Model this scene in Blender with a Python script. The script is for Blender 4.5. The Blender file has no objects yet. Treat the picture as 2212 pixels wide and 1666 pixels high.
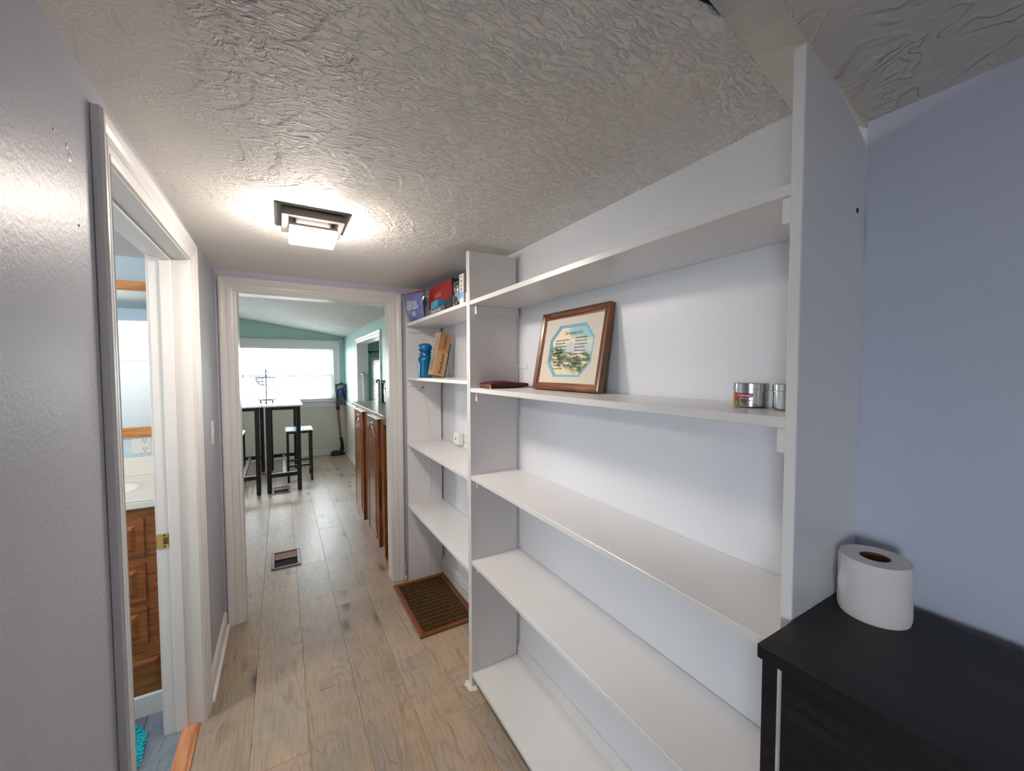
import bpy, bmesh, math, random
from mathutils import Vector, Matrix
random.seed(7)
SC = bpy.context.scene
COL = SC.collection
PI = math.pi

# ------------------------------------------------------------------ camera
cam_d = bpy.data.cameras.new('camera')
cam = bpy.data.objects.new('camera', cam_d)
COL.objects.link(cam)
cam_d.sensor_fit = 'HORIZONTAL'
cam_d.sensor_width = 36.0
cam_d.lens = 853.48 / 2212 * 36.0
cam_d.clip_start = 0.02
cam_d.clip_end = 200
YAW, PITCH, ROLL = 0.528643, -0.040409, -0.002828
_f = Vector((math.sin(YAW), math.cos(YAW), 0)); _r = Vector((math.cos(YAW), -math.sin(YAW), 0)); _u = Vector((0, 0, 1))
_f2 = math.cos(PITCH) * _f + math.sin(PITCH) * _u
_u2 = -math.sin(PITCH) * _f + math.cos(PITCH) * _u
_r3 = math.cos(ROLL) * _r + math.sin(ROLL) * _u2
_u3 = -math.sin(ROLL) * _r + math.cos(ROLL) * _u2
_m = Matrix((_r3, _u3, -_f2)).transposed().to_4x4()
_m.translation = (0, 0, 1.57)
cam.matrix_world = _m
SC.camera = cam

# ------------------------------------------------------------------ sky, lights, exposure
SC.view_settings.view_transform = 'Standard'
SC.view_settings.look = 'None'
SC.view_settings.gamma = 1.0
SC.view_settings.use_curve_mapping = False
SC.view_settings.exposure = 0.24
SC.cycles.max_bounces = 10
SC.cycles.diffuse_bounces = 6
SC.cycles.glossy_bounces = 4
SC.cycles.transparent_max_bounces = 12
SC.cycles.sample_clamp_indirect = 6.0
SC.cycles.caustics_reflective = False
SC.cycles.caustics_refractive = False

SKY_STRENGTH = 34.0
LAMP_HALL = 112.0      # emission of the hall lamp glass
ADDED_LAMP_BATH = 85.0

world = bpy.data.worlds.new('sky')
SC.world = world
world.use_nodes = True
wn = world.node_tree
wn.nodes['Background'].inputs[0].default_value = (0.86, 0.94, 1.0, 1)
wn.nodes['Background'].inputs[1].default_value = SKY_STRENGTH

def portal(name, loc, rot, sx, sy):
    l = bpy.data.lights.new(name, 'AREA'); l.shape = 'RECTANGLE'; l.size = sx; l.size_y = sy
    l.cycles.is_portal = True
    o = bpy.data.objects.new(name, l); COL.objects.link(o); o.location = loc; o.rotation_euler = rot
portal('window_portal_kitchen', (-0.12, 8.12, 1.5), (-PI/2, 0, 0), 1.96, 1.0)
portal('window_portal_entry', (-2.66, -1.5, 1.45), (PI/2, 0, -PI/2), 0.8, 1.0)
portal('added_portal_kitchen_left', (-1.86, 5.2, 1.5), (PI/2, 0, -PI/2), 0.7, 1.0)  # portal for the unseen window added to brighten the kitchen
portal('window_portal_side', (1.95, 8.12, 1.33), (-PI/2, 0, 0), 0.7, 0.85)

# ------------------------------------------------------------------ materials
def new_mat(name):
    m = bpy.data.materials.new(name); m.use_nodes = True
    nt = m.node_tree
    return m, nt, nt.nodes['Principled BSDF']
def N(nt, t, **kw):
    n = nt.nodes.new(t)
    for k, v in kw.items():
        if k in n.inputs.keys() if hasattr(n.inputs, 'keys') else False: n.inputs[k].default_value = v
        else: setattr(n, k, v)
    return n
def setin(n, **kw):
    for k, v in kw.items(): n.inputs[k.replace('_', ' ')].default_value = v
def srgb(r, g, b):
    def c(v):
        v /= 255.0
        return v / 12.92 if v <= 0.04045 else ((v + 0.055) / 1.055) ** 2.4
    return (c(r), c(g), c(b), 1.0)
def lk(nt, a, b): nt.links.new(a, b)
def plain(name, col, rough=0.5, metal=0.0, bump=None, spec=0.5, coat=0.0, vary=0.0):
    m, nt, p = new_mat(name)
    p.inputs['Base Color'].default_value = col
    p.inputs['Roughness'].default_value = rough
    p.inputs['Metallic'].default_value = metal
    p.inputs['Specular IOR Level'].default_value = spec
    p.inputs['Coat Weight'].default_value = coat
    tc = nt.nodes.new('ShaderNodeTexCoord')
    if vary:
        n = nt.nodes.new('ShaderNodeTexNoise'); setin(n, Scale=3.0, Detail=4.0)
        lk(nt, tc.outputs['Object'], n.inputs['Vector'])
        mx = nt.nodes.new('ShaderNodeMix'); mx.data_type = 'RGBA'; mx.blend_type = 'MULTIPLY'
        rp = nt.nodes.new('ShaderNodeMapRange'); setin(rp, From_Min=0.3, From_Max=0.7, To_Min=1 - vary, To_Max=1 + vary * .3)
        lk(nt, n.outputs['Fac'], rp.inputs['Value'])
        mx.inputs[0].default_value = 1.0; mx.inputs[6].default_value = col
        lk(nt, rp.outputs[0], mx.inputs[7]); lk(nt, mx.outputs[2], p.inputs['Base Color'])
    if bump:
        sc, st, dist = bump
        n = nt.nodes.new('ShaderNodeTexNoise'); setin(n, Scale=sc, Detail=3.0)
        lk(nt, tc.outputs['Object'], n.inputs['Vector'])
        b = nt.nodes.new('ShaderNodeBump'); setin(b, Strength=st, Distance=dist)
        lk(nt, n.outputs['Fac'], b.inputs['Height']); lk(nt, b.outputs[0], p.inputs['Normal'])
    return m
def emit(name, col, strength):
    m, nt, p = new_mat(name)
    p.inputs['Base Color'].default_value = (.9, .9, .9, 1)
    p.inputs['Emission Color'].default_value = col
    p.inputs['Emission Strength'].default_value = strength
    return m
def wood(name, light, dark, axis='Z', scale=1.0, rough=0.35, coat=0.2, contrast=1.0, rnd=True):
    """long-grained wood; axis = direction of the grain"""
    m, nt, p = new_mat(name)
    tc = nt.nodes.new('ShaderNodeTexCoord'); oi = nt.nodes.new('ShaderNodeObjectInfo')
    mp = nt.nodes.new('ShaderNodeMapping')
    s = {'X': (.8, 9, 9), 'Y': (9, .8, 9), 'Z': (9, 9, .8)}[axis]
    mp.inputs['Scale'].default_value = [v * scale for v in s]
    lk(nt, tc.outputs['Object'], mp.inputs['Vector'])
    ad = nt.nodes.new('ShaderNodeVectorMath'); ad.operation = 'ADD'
    cb = nt.nodes.new('ShaderNodeVectorMath'); cb.operation = 'SCALE'; cb.inputs[0].default_value = (31, 17, 23)
    lk(nt, oi.outputs['Random'], cb.inputs['Scale'])
    lk(nt, mp.outputs[0], ad.inputs[0]); lk(nt, cb.outputs[0], ad.inputs[1])
    n1 = nt.nodes.new('ShaderNodeTexNoise'); setin(n1, Scale=1.0, Detail=3.0, Distortion=.6)
    lk(nt, ad.outputs[0], n1.inputs['Vector'])
    w = nt.nodes.new('ShaderNodeMath'); w.operation = 'MULTIPLY'; w.inputs[1].default_value = 38
    lk(nt, n1.outputs['Fac'], w.inputs[0])
    sn = nt.nodes.new('ShaderNodeMath'); sn.operation = 'SINE'; lk(nt, w.outputs[0], sn.inputs[0])
    n2 = nt.nodes.new('ShaderNodeTexNoise'); setin(n2, Scale=9.0, Detail=3.0)
    lk(nt, ad.outputs[0], n2.inputs['Vector'])
    a = nt.nodes.new('ShaderNodeMath'); a.operation = 'MULTIPLY_ADD'; a.inputs[1].default_value = .22 * contrast; 
    lk(nt, sn.outputs[0], a.inputs[0]); lk(nt, n2.outputs['Fac'], a.inputs[2])
    cr = nt.nodes.new('ShaderNodeValToRGB'); cr.color_ramp.elements[0].color = dark; cr.color_ramp.elements[1].color = light
    cr.color_ramp.elements[0].position = .2; cr.color_ramp.elements[1].position = .75
    lk(nt, a.outputs[0], cr.inputs[0]); lk(nt, cr.outputs[0], p.inputs['Base Color'])
    p.inputs['Roughness'].default_value = rough; p.inputs['Coat Weight'].default_value = coat; p.inputs['Coat Roughness'].default_value = .15
    b = nt.nodes.new('ShaderNodeBump'); setin(b, Strength=.15, Distance=.001)
    lk(nt, n2.outputs['Fac'], b.inputs['Height']); lk(nt, b.outputs[0], p.inputs['Normal'])
    return m
def plank_mat(name, c_light, c_dark, c_grey, knots=True, rough=.38, ring=55):
    m, nt, p = new_mat(name)
    tc = nt.nodes.new('ShaderNodeTexCoord'); oi = nt.nodes.new('ShaderNodeObjectInfo')
    off = nt.nodes.new('ShaderNodeVectorMath'); off.operation = 'SCALE'; off.inputs[0].default_value = (53, 37, 0)
    lk(nt, oi.outputs['Random'], off.inputs['Scale'])
    base = nt.nodes.new('ShaderNodeVectorMath'); base.operation = 'ADD'
    lk(nt, tc.outputs['Object'], base.inputs[0]); lk(nt, off.outputs[0], base.inputs[1])
    def mapped(sx, sy, src=base.outputs[0]):
        mp = nt.nodes.new('ShaderNodeMapping'); mp.inputs['Scale'].default_value = (sx, sy, 1)
        lk(nt, src, mp.inputs['Vector']); return mp.outputs[0]
    def math_(op, a, b=None, c=None):
        n = nt.nodes.new('ShaderNodeMath'); n.operation = op
        for i, v in enumerate((a, b, c)):
            if v is None: continue
            if isinstance(v, (int, float)): n.inputs[i].default_value = v
            else: lk(nt, v, n.inputs[i])
        return n.outputs[0]
    def noise(vec, sc, det=4, dis=0):
        n = nt.nodes.new('ShaderNodeTexNoise'); setin(n, Scale=sc, Detail=det, Distortion=dis)
        lk(nt, vec, n.inputs['Vector']); return n.outputs['Fac']
    # knots: sparse Voronoi cells, stretched along the plank
    kv = nt.nodes.new('ShaderNodeTexVoronoi'); kv.inputs['Scale'].default_value = 1.0; kv.inputs['Randomness'].default_value = .9
    lk(nt, mapped(7.0, 2.3), kv.inputs['Vector'])
    sep = nt.nodes.new('ShaderNodeSeparateColor'); lk(nt, kv.outputs['Color'], sep.inputs[0])
    gate = math_('GREATER_THAN', sep.outputs[0], .36)
    kd = kv.outputs['Distance']
    halo = nt.nodes.new('ShaderNodeMapRange'); setin(halo, From_Min=0.0, From_Max=.5, To_Min=1.0, To_Max=0.0)
    lk(nt, kd, halo.inputs['Value'])
    haloG = math_('MULTIPLY', halo.outputs[0], gate)
    core = nt.nodes.new('ShaderNodeMapRange'); setin(core, From_Min=.05, From_Max=.26, To_Min=1.0, To_Max=0.0)
    core.interpolation_type = 'SMOOTHSTEP'
    lk(nt, math_('ADD', kd, math_('MULTIPLY', math_('SUBTRACT', noise(mapped(60, 25), 1.0, 3), .5), .16)), core.inputs['Value'])
    coreG = math_('MULTIPLY', core.outputs[0], gate)
    # grain rings bent round the knots
    field = noise(mapped(5.0, .75), 1.0, 2, .5)
    field2 = math_('ADD', field, math_('MULTIPLY', math_('MULTIPLY', haloG, haloG), .45))
    rings = math_('SINE', math_('MULTIPLY', field2, ring * 2.2))
    ringl = nt.nodes.new('ShaderNodeMapRange'); setin(ringl, From_Min=.45, From_Max=1.0, To_Min=0.0, To_Max=1.0)
    lk(nt, rings, ringl.inputs['Value'])
    fib = noise(mapped(150, 6), 1.0, 3)
    brk = noise(mapped(14, 3), 1.0, 3)
    ringB = math_('MULTIPLY', ringl.outputs[0], math_('MULTIPLY', brk, brk))
    cross = noise(mapped(4, 22), 1.0, 3, .4)
    big = noise(mapped(3.5, 1.6), 1.0, 3)
    t1 = nt.nodes.new('ShaderNodeMix'); t1.data_type = 'RGBA'; t1.inputs[6].default_value = c_light; t1.inputs[7].default_value = c_grey
    mr = nt.nodes.new('ShaderNodeMapRange'); setin(mr, From_Min=.35, From_Max=.68, To_Min=0, To_Max=1); lk(nt, big, mr.inputs['Value'])
    lk(nt, mr.outputs[0], t1.inputs[0])
    dk = math_('ADD', math_('MULTIPLY', ringB, .8), math_('MULTIPLY', math_('SUBTRACT', fib, .42), 1.1))
    dk = math_('ADD', dk, math_('MULTIPLY', math_('SUBTRACT', cross, .5), .35))
    dk = math_('ADD', dk, math_('MULTIPLY', math_('MULTIPLY', haloG, haloG), .45 if knots else .1))
    cl = nt.nodes.new('ShaderNodeClamp'); lk(nt, dk, cl.inputs[0])
    t2 = nt.nodes.new('ShaderNodeMix'); t2.data_type = 'RGBA'; t2.inputs[7].default_value = c_dark
    lk(nt, t1.outputs[2], t2.inputs[6]); lk(nt, cl.outputs[0], t2.inputs[0])
    t3 = nt.nodes.new('ShaderNodeMix'); t3.data_type = 'RGBA'; t3.inputs[7].default_value = [c * .28 for c in c_dark[:3]] + [1]
    lk(nt, t2.outputs[2], t3.inputs[6]); lk(nt, math_('MULTIPLY', coreG, .85 if knots else 0.0), t3.inputs[0])
    # whole-plank tone
    hs = nt.nodes.new('ShaderNodeHueSaturation')
    vr = nt.nodes.new('ShaderNodeMapRange'); setin(vr, From_Min=0, From_Max=1, To_Min=.88, To_Max=1.1); lk(nt, oi.outputs['Random'], vr.inputs['Value'])
    lk(nt, vr.outputs[0], hs.inputs['Value']); lk(nt, t3.outputs[2], hs.inputs['Color'])
    lk(nt, hs.outputs[0], p.inputs['Base Color'])
    p.inputs['Roughness'].default_value = rough
    b = nt.nodes.new('ShaderNodeBump'); setin(b, Strength=.25, Distance=.0012)
    lk(nt, math_('MULTIPLY', dk, -1.0), b.inputs['Height']); lk(nt, b.outputs[0], p.inputs['Normal'])
    return m
def ceiling_mat(name, col, strength=1.0, scale=1.0, fade=None, dist=.006, fine=1.0, web=False):
    """trowelled plaster: scalloped arcs of brushed ridges"""
    m, nt, p = new_mat(name)
    p.inputs['Base Color'].default_value = col; p.inputs['Roughness'].default_value = .62
    tc = nt.nodes.new('ShaderNodeTexCoord')
    def math_(op, a, b=None, c=None):
        n = nt.nodes.new('ShaderNodeMath'); n.operation = op
        for i, v in enumerate((a, b, c)):
            if v is None: continue
            if isinstance(v, (int, float)): n.inputs[i].default_value = v
            else: lk(nt, v, n.inputs[i])
        return n.outputs[0]
    def noise(vec, sc, det=3, dis=0, out='Fac'):
        n = nt.nodes.new('ShaderNodeTexNoise'); setin(n, Scale=sc, Detail=det, Distortion=dis)
        lk(nt, vec, n.inputs['Vector']); return n.outputs[out]
    P = tc.outputs['Object']
    wv = nt.nodes.new('ShaderNodeVectorMath'); wv.operation = 'SCALE'; wv.inputs['Scale'].default_value = .06
    lk(nt, noise(P, 9 * scale, 3, 0, 'Color'), wv.inputs[0])
    Q = nt.nodes.new('ShaderNodeVectorMath'); Q.operation = 'ADD'; lk(nt, P, Q.inputs[0]); lk(nt, wv.outputs[0], Q.inputs[1])
    qs = nt.nodes.new('ShaderNodeSeparateXYZ'); lk(nt, Q.outputs[0], qs.inputs[0])
    ps = nt.nodes.new('ShaderNodeSeparateXYZ'); lk(nt, P, ps.inputs[0])
    row, pit, rad = .34 / scale, .088 / scale, .20 / scale
    ry = math_('DIVIDE', math_('ADD', qs.outputs[1], math_('MULTIPLY', noise(P, 1.3, 1), .25)), row)
    fr = math_('SUBTRACT', math_('FRACT', ry), .5); ri = math_('FLOOR', ry)
    dy = math_('MULTIPLY', fr, row)
    bul = math_('SQRT', math_('SUBTRACT', rad * rad, math_('MULTIPLY', dy, dy)))
    s_ = math_('SUBTRACT', math_('ADD', qs.outputs[0], math_('MULTIPLY', ri, pit * .43)), bul)
    f_ = math_('FRACT', math_('DIVIDE', s_, pit))
    edge = nt.nodes.new('ShaderNodeMapRange'); setin(edge, From_Min=.84, From_Max=.98); edge.interpolation_type = 'SMOOTHSTEP'; lk(nt, f_, edge.inputs['Value'])
    em = nt.nodes.new('ShaderNodeMapRange'); setin(em, From_Min=.36, From_Max=.54); lk(nt, noise(P, 13 * scale, 3), em.inputs['Value'])
    edg = math_('MULTIPLY', edge.outputs[0], em.outputs[0])
    # brush strokes drawn across the arcs
    sv = nt.nodes.new('ShaderNodeCombineXYZ')
    lk(nt, math_('MULTIPLY', s_, 26 * scale * fine), sv.inputs[0]); lk(nt, math_('MULTIPLY', qs.outputs[1], 92 * scale * fine), sv.inputs[1])
    lk(nt, math_('FLOOR', math_('DIVIDE', s_, pit)), sv.inputs[2])
    stroke = noise(sv.outputs[0], 1.0, 3, .9)
    sr = nt.nodes.new('ShaderNodeMapRange'); setin(sr, From_Min=.46, From_Max=.66); sr.interpolation_type = 'SMOOTHSTEP'; lk(nt, stroke, sr.inputs['Value'])
    n4 = noise(Q.outputs[0], 52 * scale * fine, 3, .8)
    rag = nt.nodes.new('ShaderNodeMapRange'); setin(rag, From_Min=.50, From_Max=.66); rag.interpolation_type = 'SMOOTHSTEP'; lk(nt, n4, rag.inputs['Value'])
    sel = nt.nodes.new('ShaderNodeMapRange'); setin(sel, From_Min=.40, From_Max=.60); lk(nt, noise(P, 4 * scale, 3), sel.inputs['Value'])
    h = math_('ADD', math_('MULTIPLY', sr.outputs[0], math_('SUBTRACT', 1.1, math_('MULTIPLY', sel.outputs[0], .6))), math_('MULTIPLY', rag.outputs[0], math_('ADD', .25, math_('MULTIPLY', sel.outputs[0], .6))))
    h = math_('ADD', h, math_('MULTIPLY', edg, .95))
    h = math_('ADD', h, math_('MULTIPLY', noise(P, 120 * scale * fine, 2), .12))
    if web:      # sparse branching ridges instead of brush strokes
        w2 = nt.nodes.new('ShaderNodeVectorMath'); w2.operation = 'SCALE'; w2.inputs['Scale'].default_value = .06
        lk(nt, noise(P, 9, 3, 0, 'Color'), w2.inputs[0])
        Q2 = nt.nodes.new('ShaderNodeVectorMath'); Q2.operation = 'ADD'; lk(nt, P, Q2.inputs[0]); lk(nt, w2.outputs[0], Q2.inputs[1])
        hs_ = []
        for rot, sc2, sx2 in ((.9, 13, .5), (-.3, 17, .6), (1.9, 24, .8)):
            st2 = nt.nodes.new('ShaderNodeMapping'); st2.inputs['Rotation'].default_value = (0, 0, rot); st2.inputs['Scale'].default_value = (1.0, sx2, 1); st2.inputs['Location'].default_value = (rot * 7, 3, rot)
            lk(nt, Q2.outputs[0], st2.inputs['Vector'])
            r1 = math_('MAXIMUM', math_('SUBTRACT', 1.0, math_('MULTIPLY', math_('ABSOLUTE', math_('SUBTRACT', noise(st2.outputs[0], sc2, 1, .8), .5)), 20.0)), 0.0)
            g1 = nt.nodes.new('ShaderNodeMapRange'); setin(g1, From_Min=.47, From_Max=.58); lk(nt, noise(st2.outputs[0], sc2 * .45, 2), g1.inputs['Value'])
            hs_.append(math_('MULTIPLY', r1, g1.outputs[0]))
        h = math_('ADD', math_('MAXIMUM', math_('MAXIMUM', hs_[0], hs_[1]), math_('MULTIPLY', hs_[2], .6)), math_('MULTIPLY', noise(Q2.outputs[0], 45, 3), .45))
    patch = nt.nodes.new('ShaderNodeMapRange'); setin(patch, From_Min=.3, From_Max=.6, To_Min=.45, To_Max=1.0)
    lk(nt, noise(P, 2.2, 2), patch.inputs['Value'])
    h = math_('MULTIPLY', h, patch.outputs[0])
    if fade:
        sp = nt.nodes.new('ShaderNodeSeparateXYZ'); lk(nt, P, sp.inputs[0])
        wob = math_('MULTIPLY', math_('SUBTRACT', noise(P, 4, 3), .5), .5)
        for ax, a, b in fade:   # smoother plaster from a (full) to b (smooth)
            mr = nt.nodes.new('ShaderNodeMapRange'); setin(mr, From_Min=a, From_Max=b, To_Min=1.0, To_Max=.12); mr.interpolation_type = 'SMOOTHSTEP'
            lk(nt, math_('ADD', sp.outputs[ax], wob), mr.inputs['Value'])
            h = math_('MULTIPLY', h, mr.outputs[0])
    b = nt.nodes.new('ShaderNodeBump'); setin(b, Strength=strength, Distance=dist)
    lk(nt, h, b.inputs['Height']); lk(nt, b.outputs[0], p.inputs['Normal'])
    return m

M = {}
M['paint_blue'] = plain('blue_wall_paint', srgb(196, 198, 215), .45, bump=(160, .25, .002))
M['paint_blue_gloss'] = plain('glossy_grey_blue_wall_paint', srgb(180, 181, 192), .4, bump=(120, .35, .0025), spec=.28)
M['paint_bath'] = plain('pale_blue_bath_paint', srgb(200, 220, 234), .45)
M['paint_teal'] = plain('teal_wall_paint', srgb(170, 202, 195), .5, bump=(60, .15, .002))
M['paint_cream'] = plain('off_white_wainscot', srgb(222, 216, 206), .5)
M['paint_shelfwall'] = plain('white_wall_paint', srgb(226, 228, 234), .36, bump=(140, .2, .002))
M['white'] = plain('white_trim_paint', srgb(228, 226, 224), .32, bump=(50, .08, .001))
M['shelf'] = plain('white_shelf_paint', srgb(232, 230, 230), .3, bump=(70, .1, .001), vary=.04)
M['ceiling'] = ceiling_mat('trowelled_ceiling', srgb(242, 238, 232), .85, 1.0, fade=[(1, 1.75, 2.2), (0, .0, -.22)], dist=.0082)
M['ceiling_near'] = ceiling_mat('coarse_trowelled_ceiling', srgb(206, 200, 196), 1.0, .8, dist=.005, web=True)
M['ceiling_kitchen'] = ceiling_mat('kitchen_trowelled_ceiling', srgb(226, 224, 218), 1.0, .8, dist=.013)
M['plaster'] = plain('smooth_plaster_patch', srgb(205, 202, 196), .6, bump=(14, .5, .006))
M['plank'] = plank_mat('laminate_oak_plank', srgb(184, 160, 136), srgb(112, 90, 72), srgb(162, 150, 138))
M['bath_plank'] = plank_mat('blue_grey_vinyl_plank', srgb(132, 144, 158), srgb(72, 82, 96), srgb(98, 108, 124), knots=False, rough=.3)
M['subfloor'] = plain('dark_subfloor', srgb(92, 74, 56), .8)
M['oak'] = wood('golden_oak', srgb(164, 98, 40), srgb(112, 60, 20), 'X', 1.3, .35, contrast=.6)
M['oak_light'] = wood('light_oak', srgb(222, 150, 84), srgb(186, 112, 52), 'X', 1.2, .4)
M['oak_strip'] = wood('oak_threshold', srgb(208, 148, 104), srgb(168, 106, 66), 'Y', 1.2, .45)
M['cherry'] = wood('cherry_cabinet', srgb(146, 84, 42), srgb(94, 48, 20), 'Z', 1.0, .25, .5)
M['bay_shade'] = plain('painted_recess_shade', srgb(40, 20, 10), .6)  # darkened cabinet colour, shade of the recess painted in
M['frame_wood'] = wood('picture_frame_wood', srgb(134, 76, 28), srgb(84, 42, 12), 'X', 1.6, .35)
M['black_wood'] = wood('black_stained_wood', (.010, .009, .011, 1), (.002, .002, .0025, 1), 'Y', 1.0, .5, 0.0)
M['black'] = plain('black_metal', (.008, .008, .009, 1), .4)
M['black_plastic'] = plain('black_plastic', (.012, .012, .013, 1), .35)
M['hole_shade'] = plain('painted_hole_shade', (.004, .0035, .003, 1), .9)  # near-black colour standing in for the shade inside holes
M['grate_wood'] = plain('brown_grate_enamel', srgb(126, 68, 28), .4, vary=.2)
M['grate_bar'] = plain('brown_grate_bar', srgb(112, 78, 42), .45)
M['register'] = plain('brown_register_enamel', srgb(120, 86, 68), .35)
M['register_flap'] = plain('rusty_damper', srgb(128, 74, 34), .6, vary=.2)
M['laminate'] = plain('grey_beige_laminate', srgb(176, 163, 148), .28, vary=.1)
M['table_top'] = plain('white_table_top', srgb(214, 214, 222), .16)
M['lamp_metal'] = plain('brushed_dark_nickel', srgb(96, 92, 90), .45, metal=.3)
M['lamp_metal_front'] = plain('dark_bronze_metal', srgb(74, 68, 64), .5)
M['lamp_rim'] = plain('frosted_rim', srgb(170, 150, 136), .5)
M['lamp_core'] = emit('lit_gap', (1.0, .9, .8, 1), 6.0)
M['lamp_glass'] = emit('lit_frosted_glass', (1.0, .89, .78, 1), LAMP_HALL)
M['added_bath_lamp'] = emit('added_bath_glow', (1.0, .95, .88, 1), ADDED_LAMP_BATH)
M['porcelain'] = plain('cultured_marble', srgb(238, 236, 226), .15, coat=.3)
M['plastic_white'] = plain('white_plastic', srgb(232, 230, 226), .35)
M['slot'] = plain('socket_slot', srgb(50, 46, 44), .6)
M['brass'] = plain('polished_brass', srgb(226, 196, 120), .2, metal=1.0)
M['screw'] = plain('dark_screw', srgb(70, 62, 50), .4, metal=.7)
M['chrome'] = plain('chrome', srgb(220, 220, 224), .12, metal=1.0)
M['mirror'] = plain('mirror_silver', (.86, .9, .92, 1), .0, metal=1.0)
M['paper'] = plain('tissue_paper', srgb(232, 224, 220), .9, bump=(90, .5, .002))
M['cardboard_core'] = plain('cardboard_core', srgb(120, 82, 46), .85)
M['kraft'] = plain('kraft_cardboard', srgb(190, 146, 104), .75, vary=.12)
M['kraft_dark'] = plain('darker_kraft_cardboard', srgb(170, 120, 74), .75, vary=.12)
M['tape'] = plain('clear_packing_tape', srgb(170, 154, 138), .12)
M['ink'] = plain('black_ink', (.012, .011, .011, 1), .6)
M['ink_soft'] = plain('grey_ink', srgb(70, 66, 64), .7)
M['print_white'] = plain('white_ink', srgb(236, 236, 238), .5)
M['velvet'] = plain('maroon_velvet', srgb(74, 12, 30), .8, bump=(300, .3, .001))
M['gold'] = plain('gold_zip', srgb(222, 184, 110), .3, metal=.9)
M['tin'] = plain('brushed_tin', srgb(196, 198, 200), .22, metal=1.0)
M['label_orange'] = plain('orange_label', srgb(196, 92, 28), .4, vary=.25)
M['label_red'] = plain('red_label', srgb(178, 26, 26), .4)
M['label_maroon'] = plain('maroon_label', srgb(142, 18, 38), .4)
M['label_olive'] = plain('olive_label', srgb(122, 108, 24), .4)
M['yellow_ink'] = plain('yellow_ink', srgb(240, 220, 70), .5)
M['red_ink'] = plain('brick_red_ink', srgb(150, 52, 28), .5)
M['mat_board'] = plain('cream_mat_board', srgb(214, 204, 190), .8)
M['mat_blue'] = plain('sky_blue_mat_board', srgb(116, 178, 210), .8)
M['red_box'] = plain('red_card', srgb(176, 10, 14), .4)
M['black_card'] = plain('black_card', (.006, .006, .007, 1), .35)
M['grey_card'] = plain('charcoal_card', srgb(72, 78, 82), .45)
M['teal_card'] = plain('teal_card', srgb(16, 140, 178), .4)
M['white_card'] = plain('white_card', srgb(226, 226, 222), .5)
M['blue_card'] = plain('sky_blue_card', srgb(110, 180, 228), .5)
M['brown_card'] = plain('brown_printed_card', srgb(84, 62, 56), .5, vary=.5)
M['zip_red'] = plain('red_zip_strip', srgb(190, 20, 30), .35)
M['cloth_blue'] = plain('periwinkle_cloth', srgb(146, 158, 226), .8, bump=(60, 1.0, .006), vary=.3)
M['teal_mat'] = plain('turquoise_chenille', srgb(22, 178, 196), .9)
M['vac_grey'] = plain('vacuum_charcoal', srgb(66, 70, 74), .35)
M['vac_silver'] = plain('vacuum_tube', srgb(136, 134, 130), .3, metal=.7)
M['vac_blue'] = plain('vacuum_blue', srgb(38, 52, 112), .3)
M['vac_yellow'] = plain('vacuum_yellow', srgb(190, 160, 60), .4)
M['wire_dark'] = plain('dark_wire', srgb(46, 48, 66), .4, metal=.5)
M['dark_green_card'] = plain('dark_green_card', srgb(16, 46, 40), .4)
M['pale_green_card'] = plain('pale_green_card', srgb(190, 214, 202), .5)
M['red_heart'] = plain('red_plastic', srgb(214, 40, 36), .3)
M['foliage'] = plain('foliage', srgb(96, 140, 84), .8, vary=.3)
M['lawn'] = plain('pale_gravel', srgb(190, 188, 182), .9, vary=.2)
M['siding'] = plain('pale_siding', srgb(216, 214, 206), .8)
M['roofing'] = plain('grey_roofing', srgb(120, 116, 112), .9)
M['bark'] = plain('bark', srgb(206, 202, 194), .9)

def thin_glass(name, tint, refl=.08, rough=0.0):
    m, nt, p = new_mat(name)
    nt.nodes.remove(p)
    out = nt.nodes['Material Output']
    tr = nt.nodes.new('ShaderNodeBsdfTransparent'); tr.inputs[0].default_value = tint
    gl = nt.nodes.new('ShaderNodeBsdfGlossy'); gl.inputs['Roughness'].default_value = rough
    fr = nt.nodes.new('ShaderNodeLayerWeight'); fr.inputs[0].default_value = .25
    ml = nt.nodes.new('ShaderNodeMath'); ml.operation = 'MULTIPLY_ADD'; ml.inputs[1].default_value = .6; ml.inputs[2].default_value = refl
    lk(nt, fr.outputs['Fresnel'], ml.inputs[0])
    mx = nt.nodes.new('ShaderNodeMixShader'); lk(nt, ml.outputs[0], mx.inputs[0]); lk(nt, tr.outputs[0], mx.inputs[1]); lk(nt, gl.outputs[0], mx.inputs[2])
    lk(nt, mx.outputs[0], out.inputs[0])
    return m
M['pane'] = thin_glass('window_glass', (.96, .98, .98, 1), .03)
M['film'] = thin_glass('clear_plastic_film', (.97, .97, .98, 1), .05, .12)
M['blister'] = thin_glass('clear_blister', (.9, .92, .93, 1), .16, .05)
M['bin'] = thin_glass('clear_dust_bin', (.72, .72, .72, 1), .12, .05)
def blue_glass():
    m, nt, p = new_mat('blue_glass')
    p.inputs['Base Color'].default_value = (.0, .24, .60, 1); p.inputs['Roughness'].default_value = .06
    p.inputs['Transmission Weight'].default_value = .5; p.inputs['IOR'].default_value = 1.45
    p.inputs['Coat Weight'].default_value = .5
    return m
M['blue_glass'] = blue_glass()
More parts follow.
